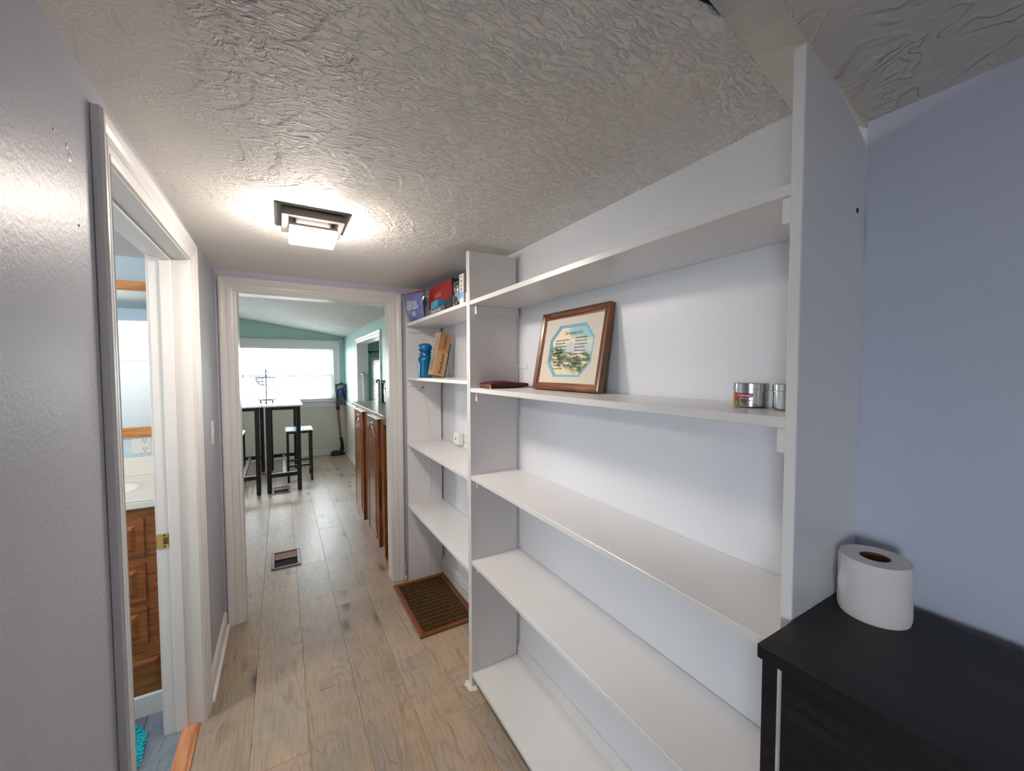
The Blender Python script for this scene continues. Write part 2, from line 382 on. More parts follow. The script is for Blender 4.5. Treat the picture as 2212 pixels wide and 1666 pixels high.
def watercolour():
    m, nt, p = new_mat('watercolour_print')
    tc = nt.nodes.new('ShaderNodeTexCoord'); P = tc.outputs['Object']
    sp = nt.nodes.new('ShaderNodeSeparateXYZ'); lk(nt, P, sp.inputs[0])
    def math_(op, a, b=None, c=None):
        n = nt.nodes.new('ShaderNodeMath'); n.operation = op
        for i, v in enumerate((a, b, c)):
            if v is None: continue
            if isinstance(v, (int, float)): n.inputs[i].default_value = v
            else: lk(nt, v, n.inputs[i])
        return n.outputs[0]
    def noise(sc, vec=P, det=4, dis=0):
        n = nt.nodes.new('ShaderNodeTexNoise'); setin(n, Scale=sc, Detail=det, Distortion=dis); lk(nt, vec, n.inputs['Vector']); return n.outputs['Fac']
    def mr(v, a, b, lo=0, hi=1):
        n = nt.nodes.new('ShaderNodeMapRange'); setin(n, From_Min=a, From_Max=b, To_Min=lo, To_Max=hi); n.interpolation_type = 'SMOOTHSTEP'; lk(nt, v, n.inputs['Value']); return n.outputs[0]
    def mix(f, a, b):
        n = nt.nodes.new('ShaderNodeMix'); n.data_type = 'RGBA'; lk(nt, f, n.inputs[0])
        for i, v in ((6, a), (7, b)):
            if isinstance(v, tuple): n.inputs[i].default_value = v
            else: lk(nt, v, n.inputs[i])
        return n.outputs[2]
    X, Y = sp.outputs[0], sp.outputs[1]   # X right -.21...21, Y up 0...335
    wob = math_('MULTIPLY', math_('SUBTRACT', noise(28), .5), .05)
    yw = math_('ADD', Y, wob)
    sky = math_('MULTIPLY', mr(math_('ADD', yw, math_('MULTIPLY', X, .12)), .2, .235), mr(math_('ADD', X, math_('MULTIPLY', math_('SUBTRACT', noise(14), .5), .18)), -.04, .01))
    c = mix(sky, srgb(232, 218, 190), srgb(158, 196, 196))
    sea = math_('MULTIPLY', mr(yw, .155, .165), mr(yw, .205, .18))
    c = mix(math_('MULTIPLY', sea, .8), c, srgb(176, 198, 204))
    mp = nt.nodes.new('ShaderNodeMapping'); mp.inputs['Rotation'].default_value = (0, 0, .55); mp.inputs['Scale'].default_value = (26, 60, 1); lk(nt, P, mp.inputs['Vector'])
    slope = math_('ADD', yw, math_('MULTIPLY', X, .25))
    g1 = math_('MULTIPLY', mr(slope, .075, .1), mr(slope, .17, .145))
    g2 = math_('MULTIPLY', math_('MULTIPLY', mr(yw, .085, .1), mr(yw, .17, .15)), mr(X, .06, .09))
    g = math_('MULTIPLY', math_('MAXIMUM', g1, g2), mr(noise(1, mp.outputs[0], 3), .30, .56))
    c = mix(math_('MULTIPLY', mr(yw, .12, .07), .8), c, srgb(222, 208, 164))
    c = mix(g, c, srgb(72, 98, 64))
    lk(nt, c, p.inputs['Base Color']); p.inputs['Roughness'].default_value = .6
    return m
M['watercolour'] = watercolour()

# ------------------------------------------------------------------ helpers
class MB:
    def __init__(self): self.bm = bmesh.new()
    def _bev(self, verts, bevel, seg=1):
        es = list({e for v in verts for e in v.link_edges})
        bmesh.ops.bevel(self.bm, geom=es, offset=bevel, segments=seg, profile=.5, affect='EDGES')
    def box(self, x0, x1, y0, y1, z0, z1, bevel=0, seg=1, mtx=None):
        vs = [self.bm.verts.new(p) for p in ((x0,y0,z0),(x1,y0,z0),(x1,y1,z0),(x0,y1,z0),(x0,y0,z1),(x1,y0,z1),(x1,y1,z1),(x0,y1,z1))]
        for f in ((3,2,1,0),(4,5,6,7),(0,1,5,4),(1,2,6,5),(2,3,7,6),(3,0,4,7)): self.bm.faces.new([vs[i] for i in f])
        if mtx is not None:
            for v in vs: v.co = mtx @ v.co
        if bevel: self._bev(vs, bevel, seg)
        return self
    def prism(self, pts, a0, a1, axis='y', bevel=0, mtx=None):
        """pts in the two other axes (x,z for y; y,z for x; x,y for z)"""
        def P(p, a): return {'y': (p[0], a, p[1]), 'x': (a, p[0], p[1]), 'z': (p[0], p[1], a)}[axis]
        A = [self.bm.verts.new(P(p, a0)) for p in pts]; B = [self.bm.verts.new(P(p, a1)) for p in pts]
        n = len(pts)
        self.bm.faces.new(A); self.bm.faces.new(B[::-1])
        for i in range(n): self.bm.faces.new((A[i], B[i], B[(i+1) % n], A[(i+1) % n]))
        if mtx is not None:
            for v in A + B: v.co = mtx @ v.co
        if bevel: self._bev(A + B, bevel)
        return self
    def ring_prism(self, outer, inner, a0, a1, axis='z'):
        def P(p, a): return {'y': (p[0], a, p[1]), 'x': (a, p[0], p[1]), 'z': (p[0], p[1], a)}[axis]
        n = len(outer); L = [[self.bm.verts.new(P(p, a)) for p in q] for a in (a0, a1) for q in (outer, inner)]
        o0, i0, o1, i1 = L
        for k in range(n):
            j = (k+1) % n
            for q in ((o0[k], o0[j], i0[j], i0[k]), (o1[j], o1[k], i1[k], i1[j]), (o0[j], o0[k], o1[k], o1[j]), (i0[k], i0[j], i1[j], i1[k])): self.bm.faces.new(q)
        return self
    def tube(self, pts, r, seg=10, cap=True, radii=None):
        pts = [Vector(p) for p in pts]; rings = []
        prev = None
        for i, p in enumerate(pts):
            d = (pts[min(i+1, len(pts)-1)] - pts[max(i-1, 0)]).normalized()
            a = Vector((0, 0, 1)) if abs(d.z) < .9 else Vector((1, 0, 0))
            if prev is not None: a = prev
            u = (a - d * a.dot(d)).normalized(); v = d.cross(u); prev = u
            rr = radii[i] if radii else r
            rings.append([self.bm.verts.new(p + (u * math.cos(2*PI*k/seg) + v * math.sin(2*PI*k/seg)) * rr) for k in range(seg)])
        for a, b in zip(rings, rings[1:]):
            for k in range(seg): self.bm.faces.new((a[k], a[(k+1) % seg], b[(k+1) % seg], b[k]))
        if cap: self.bm.faces.new(rings[0][::-1]); self.bm.faces.new(rings[-1])
        return self
    def ring(self, c, r, w, seg=32, s2=8):
        c = Vector(c); R = [[self.bm.verts.new(c + Vector(((r + w*math.cos(2*PI*j/s2))*math.cos(2*PI*i/seg), (r + w*math.cos(2*PI*j/s2))*math.sin(2*PI*i/seg), w*math.sin(2*PI*j/s2)))) for j in range(s2)] for i in range(seg)]
        for i in range(seg):
            for j in range(s2): self.bm.faces.new((R[i][j], R[(i+1) % seg][j], R[(i+1) % seg][(j+1) % s2], R[i][(j+1) % s2]))
        return self
    def lathe(self, prof, c=(0, 0, 0), seg=36, mtx=None):
        c = Vector(c); rings = []
        for r, z in prof:
            if r < 1e-6: rings.append([self.bm.verts.new(c + Vector((0, 0, z)))])
            else: rings.append([self.bm.verts.new(c + Vector((r*math.cos(2*PI*k/seg), r*math.sin(2*PI*k/seg), z))) for k in range(seg)])
        for a, b in zip(rings, rings[1:]):
            for k in range(seg):
                j = (k+1) % seg
                if len(a) == 1 and len(b) == 1: continue
                if len(a) == 1: self.bm.faces.new((a[0], b[j], b[k]))
                elif len(b) == 1: self.bm.faces.new((a[k], a[j], b[0]))
                else: self.bm.faces.new((a[k], a[j], b[j], b[k]))
        if mtx is not None:
            for rg in rings:
                for v in rg: v.co = mtx @ v.co
        return self
    def poly(self, pts):
        self.bm.faces.new([self.bm.verts.new(p) for p in pts]); return self
    def grid(self, f, nu, nv):
        V = [[self.bm.verts.new(f(i / nu, j / nv)) for j in range(nv + 1)] for i in range(nu + 1)]
        for i in range(nu):
            for j in range(nv): self.bm.faces.new((V[i][j], V[i+1][j], V[i+1][j+1], V[i][j+1]))
        return self
    def build(self, name, mat, parent=None, smooth=False, local=False, angle=35):
        bmesh.ops.recalc_face_normals(self.bm, faces=self.bm.faces)
        if parent is not None and not local:
            inv = world_of(parent).inverted()
            for v in self.bm.verts: v.co = inv @ v.co
        me = bpy.data.meshes.new(name)
        if smooth:
            for f in self.bm.faces: f.smooth = True
            for e in self.bm.edges:
                if len(e.link_faces) == 2 and e.calc_face_angle(0) > math.radians(angle): e.smooth = False
        self.bm.to_mesh(me); self.bm.free()
        me.materials.append(mat)
        o = bpy.data.objects.new(name, me); COL.objects.link(o)
        if parent is not None: o.parent = parent
        return o
def world_of(o):
    m = o.matrix_basis.copy()
    while o.parent is not None: o = o.parent; m = o.matrix_basis @ m
    return m
def thing(name, label, cat, loc=(0, 0, 0), rotz=0.0, group=None, mtx=None):
    o = bpy.data.objects.new(name, None); COL.objects.link(o)
    o.empty_display_size = .05
    if mtx is not None: o.matrix_basis = mtx
    else: o.location = loc; o.rotation_euler = (0, 0, rotz)
    o['label'] = label; o['category'] = cat
    if group: o['group'] = group
    return o
def tag(o, label, cat, group=None):
    o['label'] = label; o['category'] = cat
    if group: o['group'] = group
    return o
def struct(name, mb, mat, parent=None, **k):
    o = mb.build(name, mat, parent, **k)
    if parent is None: o['kind'] = 'structure'
    return o
def struct_root(name, loc=(0, 0, 0)):
    o = bpy.data.objects.new(name, None); COL.objects.link(o); o.location = loc; o['kind'] = 'structure'; o.empty_display_size = .05
    return o
def dup(root, loc, rotz, label, name=None):
    r = root.copy(); COL.objects.link(r); r.location = loc; r.rotation_euler = (0, 0, rotz); r['label'] = label
    for ch in list(root.children):
        c = ch.copy(); COL.objects.link(c); c.parent = r
        for g in list(ch.children):
            d = g.copy(); COL.objects.link(d); d.parent = c
    return r
def frame_mtx(o, right, up):
    r = Vector(right).normalized(); u = Vector(up).normalized(); n = r.cross(u)
    m = Matrix((r, u, n)).transposed().to_4x4(); m.translation = Vector(o); return m
def text(name, s, size, mat, parent, mtx, align='CENTER', shear=0.0, ext=.0002, bold=0.0, sx=1.0, wrap=None, spacing=1.0):
    """flat lettering, laid in the plane of mtx (world), x right, y up"""
    cu = bpy.data.curves.new(name, 'FONT'); cu.body = s; cu.size = size; cu.align_x = align; cu.align_y = 'CENTER'
    cu.shear = shear; cu.extrude = ext; cu.resolution_u = 2; cu.offset = bold; cu.space_line = spacing
    to = bpy.data.objects.new(name, cu); COL.objects.link(to)
    dg = bpy.context.evaluated_depsgraph_get(); dg.update()
    me = bpy.data.meshes.new_from_object(to.evaluated_get(dg))
    bpy.data.objects.remove(to); bpy.data.curves.remove(cu)
    bm = bmesh.new(); bm.from_mesh(me); bpy.data.meshes.remove(me)
    for v in bm.verts:
        p = Vector((v.co.x * sx, v.co.y, v.co.z))
        if wrap:                                # bend round an upright cylinder of radius wrap
            a = p.x / wrap; q = Vector((wrap * math.sin(a), p.y, wrap * math.cos(a) - wrap)) * 1.0
            p = Vector((q.x, q.y, q.z + p.z))
        v.co = mtx @ p
    mb = MB(); mb.bm.free(); mb.bm = bm
    return mb.build(name, mat, parent)
def raised_panel(mb, x0, x1, z0, z1, y, out=-1, edge=.035, depth=.008, arch=0.0, axis='y'):
    """bevelled raised field; out = sign of the outward direction along axis"""
    def ringpts(d):
        a, b, c, e = x0 + d, x1 - d, z0 + d, z1 - d
        pts = [(a, c), (b, c)]
        n = 12 if arch else 1
        for i in range(n + 1):
            t = i / n; x = b + (a - b) * t
            h = 0.0
            if arch:
                s = math.sin(PI * t); h = arch * (s ** 1.6 if s > 0 else 0)
            pts.append((x, e - (arch if arch else 0) + h))
        return pts
    lv = [(0.0, 0.0), (0.004, -depth), (edge, depth * .8)]
    rings = []
    for d, h in lv:
        rings.append([mb.bm.verts.new((p[0], y + out * h, p[1]) if axis == 'y' else (y + out * h, p[0], p[1])) for p in ringpts(d)])
    for a, b in zip(rings, rings[1:]):
        n = len(a)
        for k in range(n): mb.bm.faces.new((a[k], a[(k+1) % n], b[(k+1) % n], b[k]))
    mb.bm.faces.new(rings[-1])
    return mb

# ------------------------------------------------------------------ floors
HC = 2.172                       # hall ceiling height
floor = struct_root('floor')
struct('subfloor', MB().box(-2.7, 3.2, -3.1, 8.2, -.12, -.012), M['subfloor'], floor)
W, L0 = .2137, 1.472
butt = {-1: 1.073, 0: .304, 1: .619, 2: 1.331, 3: .628, 4: .15, -2: .5, -3: 1.2, -4: .2, -5: .8, -6: .05, -7: 1.0, -8: .45}
rects = [(-.397, 1.055, -.4, 2.985, -3, 5), (-1.8, 1.04, 2.985, 8.05, -9, 5)]
for (rx0, rx1, ry0, ry1, k0, k1) in rects:
    for k in range(k0, k1 + 1):
        x0, x1 = -.144 + W * k, -.144 + W * (k + 1)
        x0, x1 = max(x0, rx0), min(x1, rx1)
        if x1 - x0 < .012: continue
        b = butt.get(k, (k * .61) % L0)
        y = b - L0 * 3
        while y < ry1:
            y0, y1 = max(y, ry0), min(y + L0, ry1)
            if y1 - y0 > .01:
                g = .0004
                MB().box(x0 + g, x1 - g, y0 + g, y1 - g, -.012, 0, .0009).build('plank', M['plank'], floor)
            y += L0
struct('floor_covering', MB().box(-2.6, 1.04, -3.0, -.4, -.012, 0), M['plank'], floor)
fb = struct_root('floor_bathroom')
for i in range(11):
    x1 = -.405 - i * .15; x0 = x1 - .15
    for j, (a, b) in enumerate(((.47, 1.4 + .37 * (i % 3)), (1.4 + .37 * (i % 3), 2.93))):
        MB().box(x0 + .0006, x1 - .0006, a + .0006, b - .0006, -.012, 0, .001).build('plank', M['bath_plank'], fb)
struct('floor_side_room', MB().box(1.2, 3.1, 4.5, 8.05, -.012, 0), M['plank'])

# ------------------------------------------------------------------ walls and ceilings
# opening of the bathroom door: y 1.25 .. 2.165, z 0 .. 2.04
struct('wall_left', MB().box(-.46, -.33, .42, 1.235, -.012, 2.3).box(-.46, -.33, 2.18, 2.95, -.012, 2.3).box(-.46, -.33, 1.235, 2.18, 2.055, 2.3), M['paint_blue_gloss'])
struct('wall_right', MB().box(1.055, 1.16, .345, 3.0, -.012, 2.35), M['paint_shelfwall'])
struct('wall_right_entry', MB().box(1.04, 1.16, -3.1, .345, -.012, 2.35), M['paint_blue'])
struct('wall_end', MB().box(-.46, -.24, 2.93, 2.99, -.012, 2.3).box(.693, 1.16, 2.93, 2.99, -.012, 2.3).box(-.24, .693, 2.93, 2.99, 2.055, 2.3), M['paint_blue'])
struct('wall_kitchen_near', MB().box(-1.9, -.24, 2.99, 3.05, -.012, 2.85).box(.693, 1.195, 2.99, 3.05, -.012, 2.85).box(-.24, .693, 2.99, 3.05, 2.055, 2.85), M['paint_cream'])
struct('wall_kitchen_right', MB().box(1.04, 1.195, 3.05, 8.15, .96, 1.0).box(1.04, 1.195, 3.05, 4.93, 1.0, 2.7).box(1.04, 1.195, 6.6, 8.15, 1.0, 2.7).box(1.04, 1.195, 4.93, 6.6, 2.0, 2.7), M['paint_teal'])
struct('wall_kitchen_right_lower', MB().box(1.04, 1.195, 3.05, 8.15, -.012, .96), M['paint_cream'])
WX0, WX1, WZ0, WZ1 = -1.1, .866, 1.0, 2.0           # kitchen window opening
VX0, VX1, VZ0, VZ1 = 1.552, 2.3, .9, 1.78             # side-room window opening
struct('wall_kitchen_far', MB().box(-1.9, WX0, 8.05, 8.15, .94, 2.85).box(WX1, 1.195, 8.05, 8.15, .94, 2.85).box(WX0, WX1, 8.05, 8.15, .94, WZ0).box(WX0, WX1, 8.05, 8.15, WZ1, 2.85), M['paint_teal'])
struct('wall_kitchen_far_lower', MB().box(-1.9, 1.195, 8.05, 8.15, -.012, .94), M['paint_cream'])
struct('wall_side_room_far', MB().box(1.195, VX0, 8.05, 8.15, -.012, 2.7).box(VX1, 3.2, 8.05, 8.15, -.012, 2.7).box(VX0, VX1, 8.05, 8.15, -.012, VZ0).box(VX0, VX1, 8.05, 8.15, VZ1, 2.7), M['paint_teal'])
KY0, KY1 = 4.85, 5.55  # opening of the added kitchen window, out of view
struct('wall_kitchen_left', MB().box(-1.9, -1.8, 2.99, KY0, -.012, 2.85).box(-1.9, -1.8, KY1, 8.15, -.012, 2.85).box(-1.9, -1.8, KY0, KY1, -.012, 1.0).box(-1.9, -1.8, KY0, KY1, 2.0, 2.85), M['paint_cream'])
struct('wall_side_room_right', MB().box(3.1, 3.2, 4.4, 8.15, -.012, 2.7), M['paint_teal'])
struct('wall_side_room_near', MB().box(1.195, 3.2, 4.4, 4.5, -.012, 2.7), M['paint_teal'])
struct('ceiling_side_room', MB().box(1.195, 3.2, 4.4, 8.15, 2.6, 2.7), M['plaster'])
struct('wall_bathroom_far', MB().box(-2.1, -.46, 2.93, 2.99, -.012, 2.3), M['paint_bath'])
struct('wall_bathroom_left', MB().box(-2.1, -2.0, .42, 2.99, -.012, 2.3), M['paint_bath'])
struct('wall_bathroom_near', MB().box(-2.0, -.46, .47, .49, -.012, 2.19), M['paint_bath'])
struct('ceiling_bathroom', MB().box(-2.1, -.46, .42, 2.99, 2.19, 2.3), plain('white_ceiling_paint', srgb(236, 234, 228), .6))
struct('wall_entry_front', MB().box(-2.7, -.46, .42, .47, -.012, 3.2), M['paint_blue'])
NY0, NY1, NZ0, NZ1 = -1.9, -1.1, .95, 1.95           # window of the entry room, left of the camera
struct('wall_entry_left', MB().box(-2.7, -2.6, -3.1, NY0, -.012, 3.2).box(-2.7, -2.6, NY1, .47, -.012, 3.2).box(-2.7, -2.6, NY0, NY1, -.012, NZ0).box(-2.7, -2.6, NY0, NY1, NZ1, 3.2), M['paint_blue'])
struct('wall_entry_back', MB().box(-2.7, 1.16, -3.1, -3.0, -.012, 3.2), M['paint_blue'])
def vault(x): return 2.07 + .28 * (1.04 - x)
# hall ceiling: flat, near edge slightly askew where the old partition stood
hb = MB().prism([(-.46, .44), (.3, .442), (.6, .437), (.672, .4245), (1.1, .499), (1.1, 2.95), (-.46, 2.95)], HC, HC + .014, 'z')
struct('ceiling', hb, M['ceiling'])
struct('light_leak_cap', MB().box(-2.1, 1.3, .47, 3.0, 2.3, 2.36), M['plaster'])  # unseen cap added over the hall ceiling to stop light leaking in
kb = MB().prism([(-1.9, 2.185 + .154 * (1.066 + 1.9)), (1.2, 2.185 - .154 * .134), (1.2, 2.9), (-1.9, 2.9)], 2.99, 8.15, 'y')
struct('ceiling_kitchen', kb, M['ceiling_kitchen'])
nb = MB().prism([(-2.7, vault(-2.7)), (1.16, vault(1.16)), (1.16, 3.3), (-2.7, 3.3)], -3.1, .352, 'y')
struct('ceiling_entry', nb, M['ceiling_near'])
# plastered step between the two ceilings, and the painted riser where the vault rises above the hall
tb = MB()
xs = [.672, .74, .8, .92, 1.1]
seam = lambda x: .4245 + (x - .672) / .428 * .0745
A = [(x, .352, vault(x)) for x in xs]; B = [(x, seam(x), HC + .0005) for x in xs]
for i in range(len(xs) - 1):
    tb.poly([A[i], A[i+1], B[i+1], B[i]])
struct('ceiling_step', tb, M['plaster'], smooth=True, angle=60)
struct('wall_riser', MB().prism([(-.46, HC + .014), (.70, HC + .014), (.70, 3.2), (-.46, 3.2)], .445, .49, 'y'), M['paint_blue'])
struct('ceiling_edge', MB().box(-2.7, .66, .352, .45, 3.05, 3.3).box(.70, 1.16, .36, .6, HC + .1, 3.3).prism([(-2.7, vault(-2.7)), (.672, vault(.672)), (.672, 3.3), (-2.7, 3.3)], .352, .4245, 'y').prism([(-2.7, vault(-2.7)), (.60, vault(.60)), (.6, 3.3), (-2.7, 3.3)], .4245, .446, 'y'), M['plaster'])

# ------------------------------------------------------------------ trim
PROF = [(0, 0), (0, .008), (.010, .0105), (.013, .0075), (.028, .0105), (.031, .013), (.044, .0145), (.047, .0115), (.060, .0165), (.072, .020), (.081, .0195), (.085, .014), (.085, 0)]
def casing(parent, m, u0, u1, v0, v1, w=.085, name='casing', bottom=False):
    """mitred door casing in the plane m (x across, y up, z out)"""
    k = w / .085
    P = [(d * k, h) for d, h in PROF]
    def strip(fa, fb):
        mb = MB()
        a = [mb.bm.verts.new(m @ Vector(fa(d) + (h,))) for d, h in P]; b = [mb.bm.verts.new(m @ Vector(fb(d) + (h,))) for d, h in P]
        for i in range(len(P) - 1): mb.bm.faces.new((a[i], a[i+1], b[i+1], b[i]))
        mb.bm.faces.new(a); mb.bm.faces.new(b[::-1])
        mb.build(name, M['white'], parent)
    strip(lambda d: (u0 - d, v0 - (d if bottom else 0)), lambda d: (u0 - d, v1 + d))
    strip(lambda d: (u0 - d, v1 + d), lambda d: (u1 + d, v1 + d))
    strip(lambda d: (u1 + d, v1 + d), lambda d: (u1 + d, v0 - (d if bottom else 0)))
    if bottom: strip(lambda d: (u1 + d, v0 - d), lambda d: (u0 - d, v0 - d))
# bathroom doorway
Y0, Y1, HZ = 1.25, 2.165, 2.04
d1 = struct_root('door_1', (-.39, 1.7, 0))
MB().box(-.462, -.329, Y1, Y1 + .018, 0, HZ + .018, .001).build('jamb', M['white'], d1)
MB().box(-.462, -.329, Y0 - .018, Y0, 0, HZ + .018, .001).build('jamb', M['white'], d1)
MB().box(-.462, -.329, Y0, Y1, HZ, HZ + .018, .001).build('jamb', M['white'], d1)
for b in (MB().box(-.425, -.387, Y1 - .011, Y1, 0, HZ, .003), MB().box(-.425, -.387, Y0, Y0 + .011, 0, HZ, .003), MB().box(-.425, -.387, Y0 + .011, Y1 - .011, HZ - .011, HZ, .003)):
    b.build('door_stop', M['white'], d1)
casing(d1, frame_mtx((-.329, 0, 0), (0, 1, 0), (0, 0, 1)), Y0 - .006, Y1 + .006, 0, HZ + .004, .08)
casing(d1, frame_mtx((-.462, 0, 0), (0, -1, 0), (0, 0, 1)), -(Y1 + .004), -(Y0 - .004), 0, HZ + .004, .08)
sp = MB().box(-.468, -.428, Y1 - .0025, Y1 - .0002, .818, .880, .002).build('strike_plate', M['brass'], d1)
MB().box(-.446, -.430, Y1 - .0032, Y1 - .0024, .834, .864).build('latch_hole', M['frame_wood'], sp)
for z in (.826, .872): MB().lathe([(0, .0012), (.0035, .001), (.0045, 0)], seg=12, mtx=frame_mtx((-.442, Y1 - .0025, z), (1, 0, 0), (0, 0, 1))).build('screw', M['screw'], sp, smooth=True)
struct('trim_1', MB().prism([(-.408, -.011), (-.408, .006), (-.398, .011), (-.36, .012), (-.346, .007), (-.343, -.011)], Y0 + .002, Y1 - .002, 'y'), M['oak_strip'])
# end doorway into the kitchen
U0, U1 = -.222, .678
d2 = struct_root('door_2', (.23, 2.99, 0))
MB().box(U0 - .017, U0, 2.93, 3.05, 0, HZ + .015, .001).build('jamb', M['white'], d2)
MB().box(U1, U1 + .015, 2.93, 3.05, 0, HZ + .015, .001).build('jamb', M['white'], d2)
MB().box(U0, U1, 2.93, 3.05, HZ, HZ + .015, .001).build('jamb', M['white'], d2)
casing(d2, frame_mtx((0, 2.93, 0), (1, 0, 0), (0, 0, 1)), U0 - .003, U1 + .004, 0, HZ + .003, .09)
casing(d2, frame_mtx((0, 3.05, 0), (-1, 0, 0), (0, 0, 1)), -(U1 + .004), -(U0 - .003), 0, HZ + .003, .09)
# baseboards
BP = [(0, 0), (.026, 0), (.028, .008), (.024, .016), (.014, .02), (.0135, .085), (.009, .095), (.006, .1), (0, .1)]
def baseboard(name, pts, axis, a0, a1, mat='white'):
    return struct(name, MB().prism(pts, a0, a1, axis), M[mat])
baseboard('baseboard_left', [(-.33 + d, z) for d, z in BP], 'y', 2.256, 2.912)
baseboard('baseboard_end', [(2.93 - d, z * 1.2) for d, z in BP], 'x', .77, .78)
RB = [(0, 0), (.014, 0), (.014, .085), (.010, .095), (.012, .105), (.006, .125), (.004, .13), (0, .13)]
baseboard('baseboard_right', [(1.055 - d, z) for d, z in RB], 'y', .4, 2.86)
baseboard('baseboard_far', [(8.05 - d, z) for d, z in BP], 'x', -1.8, 1.03)
baseboard('baseboard_kitchen', [(1.04 - d, z) for d, z in BP], 'y', 4.57, 8.04)
baseboard('baseboard_bathroom', [(2.35 - d, z * 1.0) for d, z in [(0, 0), (.012, 0), (.012, .09), (.006, .098), (0, .098)]], 'x', -1.35, -.465)
struct('trim_2', MB().prism([(1.04, .93), (1.022, .935), (1.018, .965), (1.026, .98), (1.02, 1.0), (1.04, 1.005)], 4.57, 8.04, 'y'), M['white'])
struct('trim_3', MB().prism([(8.05, .93), (8.032, .935), (8.028, .95), (8.034, .96), (8.05, .965)], .97, 1.03, 'x'), M['white'])
# flaking white paint where the shelf upright meets the floor
pf = MB().prism([(.756, 1.732), (.760, 1.712), (.771, 1.716), (.781, 1.703), (.79, 1.708), (.80, 1.70), (.802, 1.722), (.806, 1.74), (.80, 1.775), (.786, 1.781), (.768, 1.790), (.762, 1.776), (.752, 1.764), (.759, 1.748)], 0, .0035, 'z', .0008)
struct('trim_4', pf, M['shelf'])

# ------------------------------------------------------------------ windows
def sash_window(root, x0, x1, z0, z1, y, wood_w=.05, rail=None):
    zm = rail or (z0 + z1) / 2
    for a, b, yy, dz in ((zm - .025, z1, y + .045, 0), (z0, zm + .025, y + .02, 0)):
        s = MB().box(x0, x0 + wood_w, yy, yy + .025, a, b).box(x1 - wood_w, x1, yy, yy + .025, a, b).box(x0 + wood_w, x1 - wood_w, yy, yy + .025, a, a + .045).box(x0 + wood_w, x1 - wood_w, yy, yy + .025, b - .045, b)
        so = s.build('sash', M['white'], root)
        MB().box(x0 + wood_w, x1 - wood_w, yy + .010, yy + .014, a + .045, b - .045).build('pane', M['pane'], so)
w1 = struct_root('window_1', ((WX0 + WX1) / 2, 8.05, WZ0))
MB().box(WX0, WX0 + .02, 8.04, 8.15, WZ0, WZ1).box(WX1 - .02, WX1, 8.04, 8.15, WZ0, WZ1).box(WX0, WX1, 8.04, 8.15, WZ1 - .02, WZ1).box(WX0, WX1, 8.04, 8.15, WZ0, WZ0 + .02).build('jamb', M['white'], w1)
sash_window(w1, WX0 + .02, WX1 - .02, WZ0 + .02, WZ1 - .02, 8.07, .05, 1.47)
casing(w1, frame_mtx((0, 8.05, 0), (1, 0, 0), (0, 0, 1)), WX0, WX1, WZ0, WZ1, .09)
MB().box(WX0 - .14, WX1 + .14, 7.985, 8.05, 2.09, 2.112, .004).build('head_ledge', M['white'], w1)
MB().box(WX0 - .06, WX1 + .06, 7.99, 8.06, WZ0 - .012, WZ0 + .012, .005).build('sill', M['white'], w1)
MB().box(WX0 - .04, WX1 + .03, 8.03, 8.05, WZ0 - .11, WZ0 - .012, .004).build('apron', M['white'], w1)
bl = MB()
z = WZ0 + .05
while z < WZ1 - .06:
    bl.box(WX0 + .025, WX1 - .022, 8.046, 8.068, z, z + .0012, mtx=Matrix.Translation((0, 0, 0)))
    z += .0235
kb_ = bl.build('slats', plain('white_blind_slat', srgb(232, 232, 236), .4), w1); kb_['kind'] = 'stuff'
MB().box(WX0 + .022, WX1 - .02, 8.04, 8.07, WZ1 - .05, WZ1 - .022, .002).build('head_rail', M['white'], w1)
MB().box(WX0 + .022, WX1 - .02, 8.042, 8.07, WZ0 + .022, WZ0 + .038, .002).build('bottom_rail', plain('grey_blind_rail', srgb(176, 172, 160), .5), w1)
MB().tube([(-.555, 8.038, 1.96), (-.553, 8.036, 1.1)], .004, 6).build('tilt_wand', M['vac_grey'], w1)
w2 = struct_root('window_2', ((VX0 + VX1) / 2, 8.05, VZ0))
MB().box(VX0, VX0 + .012, 8.05, 8.15, VZ0, VZ1).box(VX1 - .02, VX1, 8.05, 8.15, VZ0, VZ1).box(VX0, VX1, 8.05, 8.15, VZ1 - .02, VZ1).box(VX0, VX1, 8.05, 8.15, VZ0, VZ0 + .02).build('jamb', M['white'], w2)
sash_window(w2, VX0 + .02, VX1 - .02, VZ0 + .02, VZ1 - .02, 8.07, .04)
casing(w2, frame_mtx((0, 8.05, 0), (1, 0, 0), (0, 0, 1)), VX0, VX1, VZ0, VZ1, .035, bottom=True)
for i in range(17):
    zz = VZ0 + .05 + i * .0475
    MB().box(VX0 + .013, VX1 - .022, -.024, .024, -.0015, .0015, mtx=Matrix.Translation((0, 8.043, zz)) @ Matrix.Rotation(-.5, 4, 'X')).build('slat', M['white'], w2)
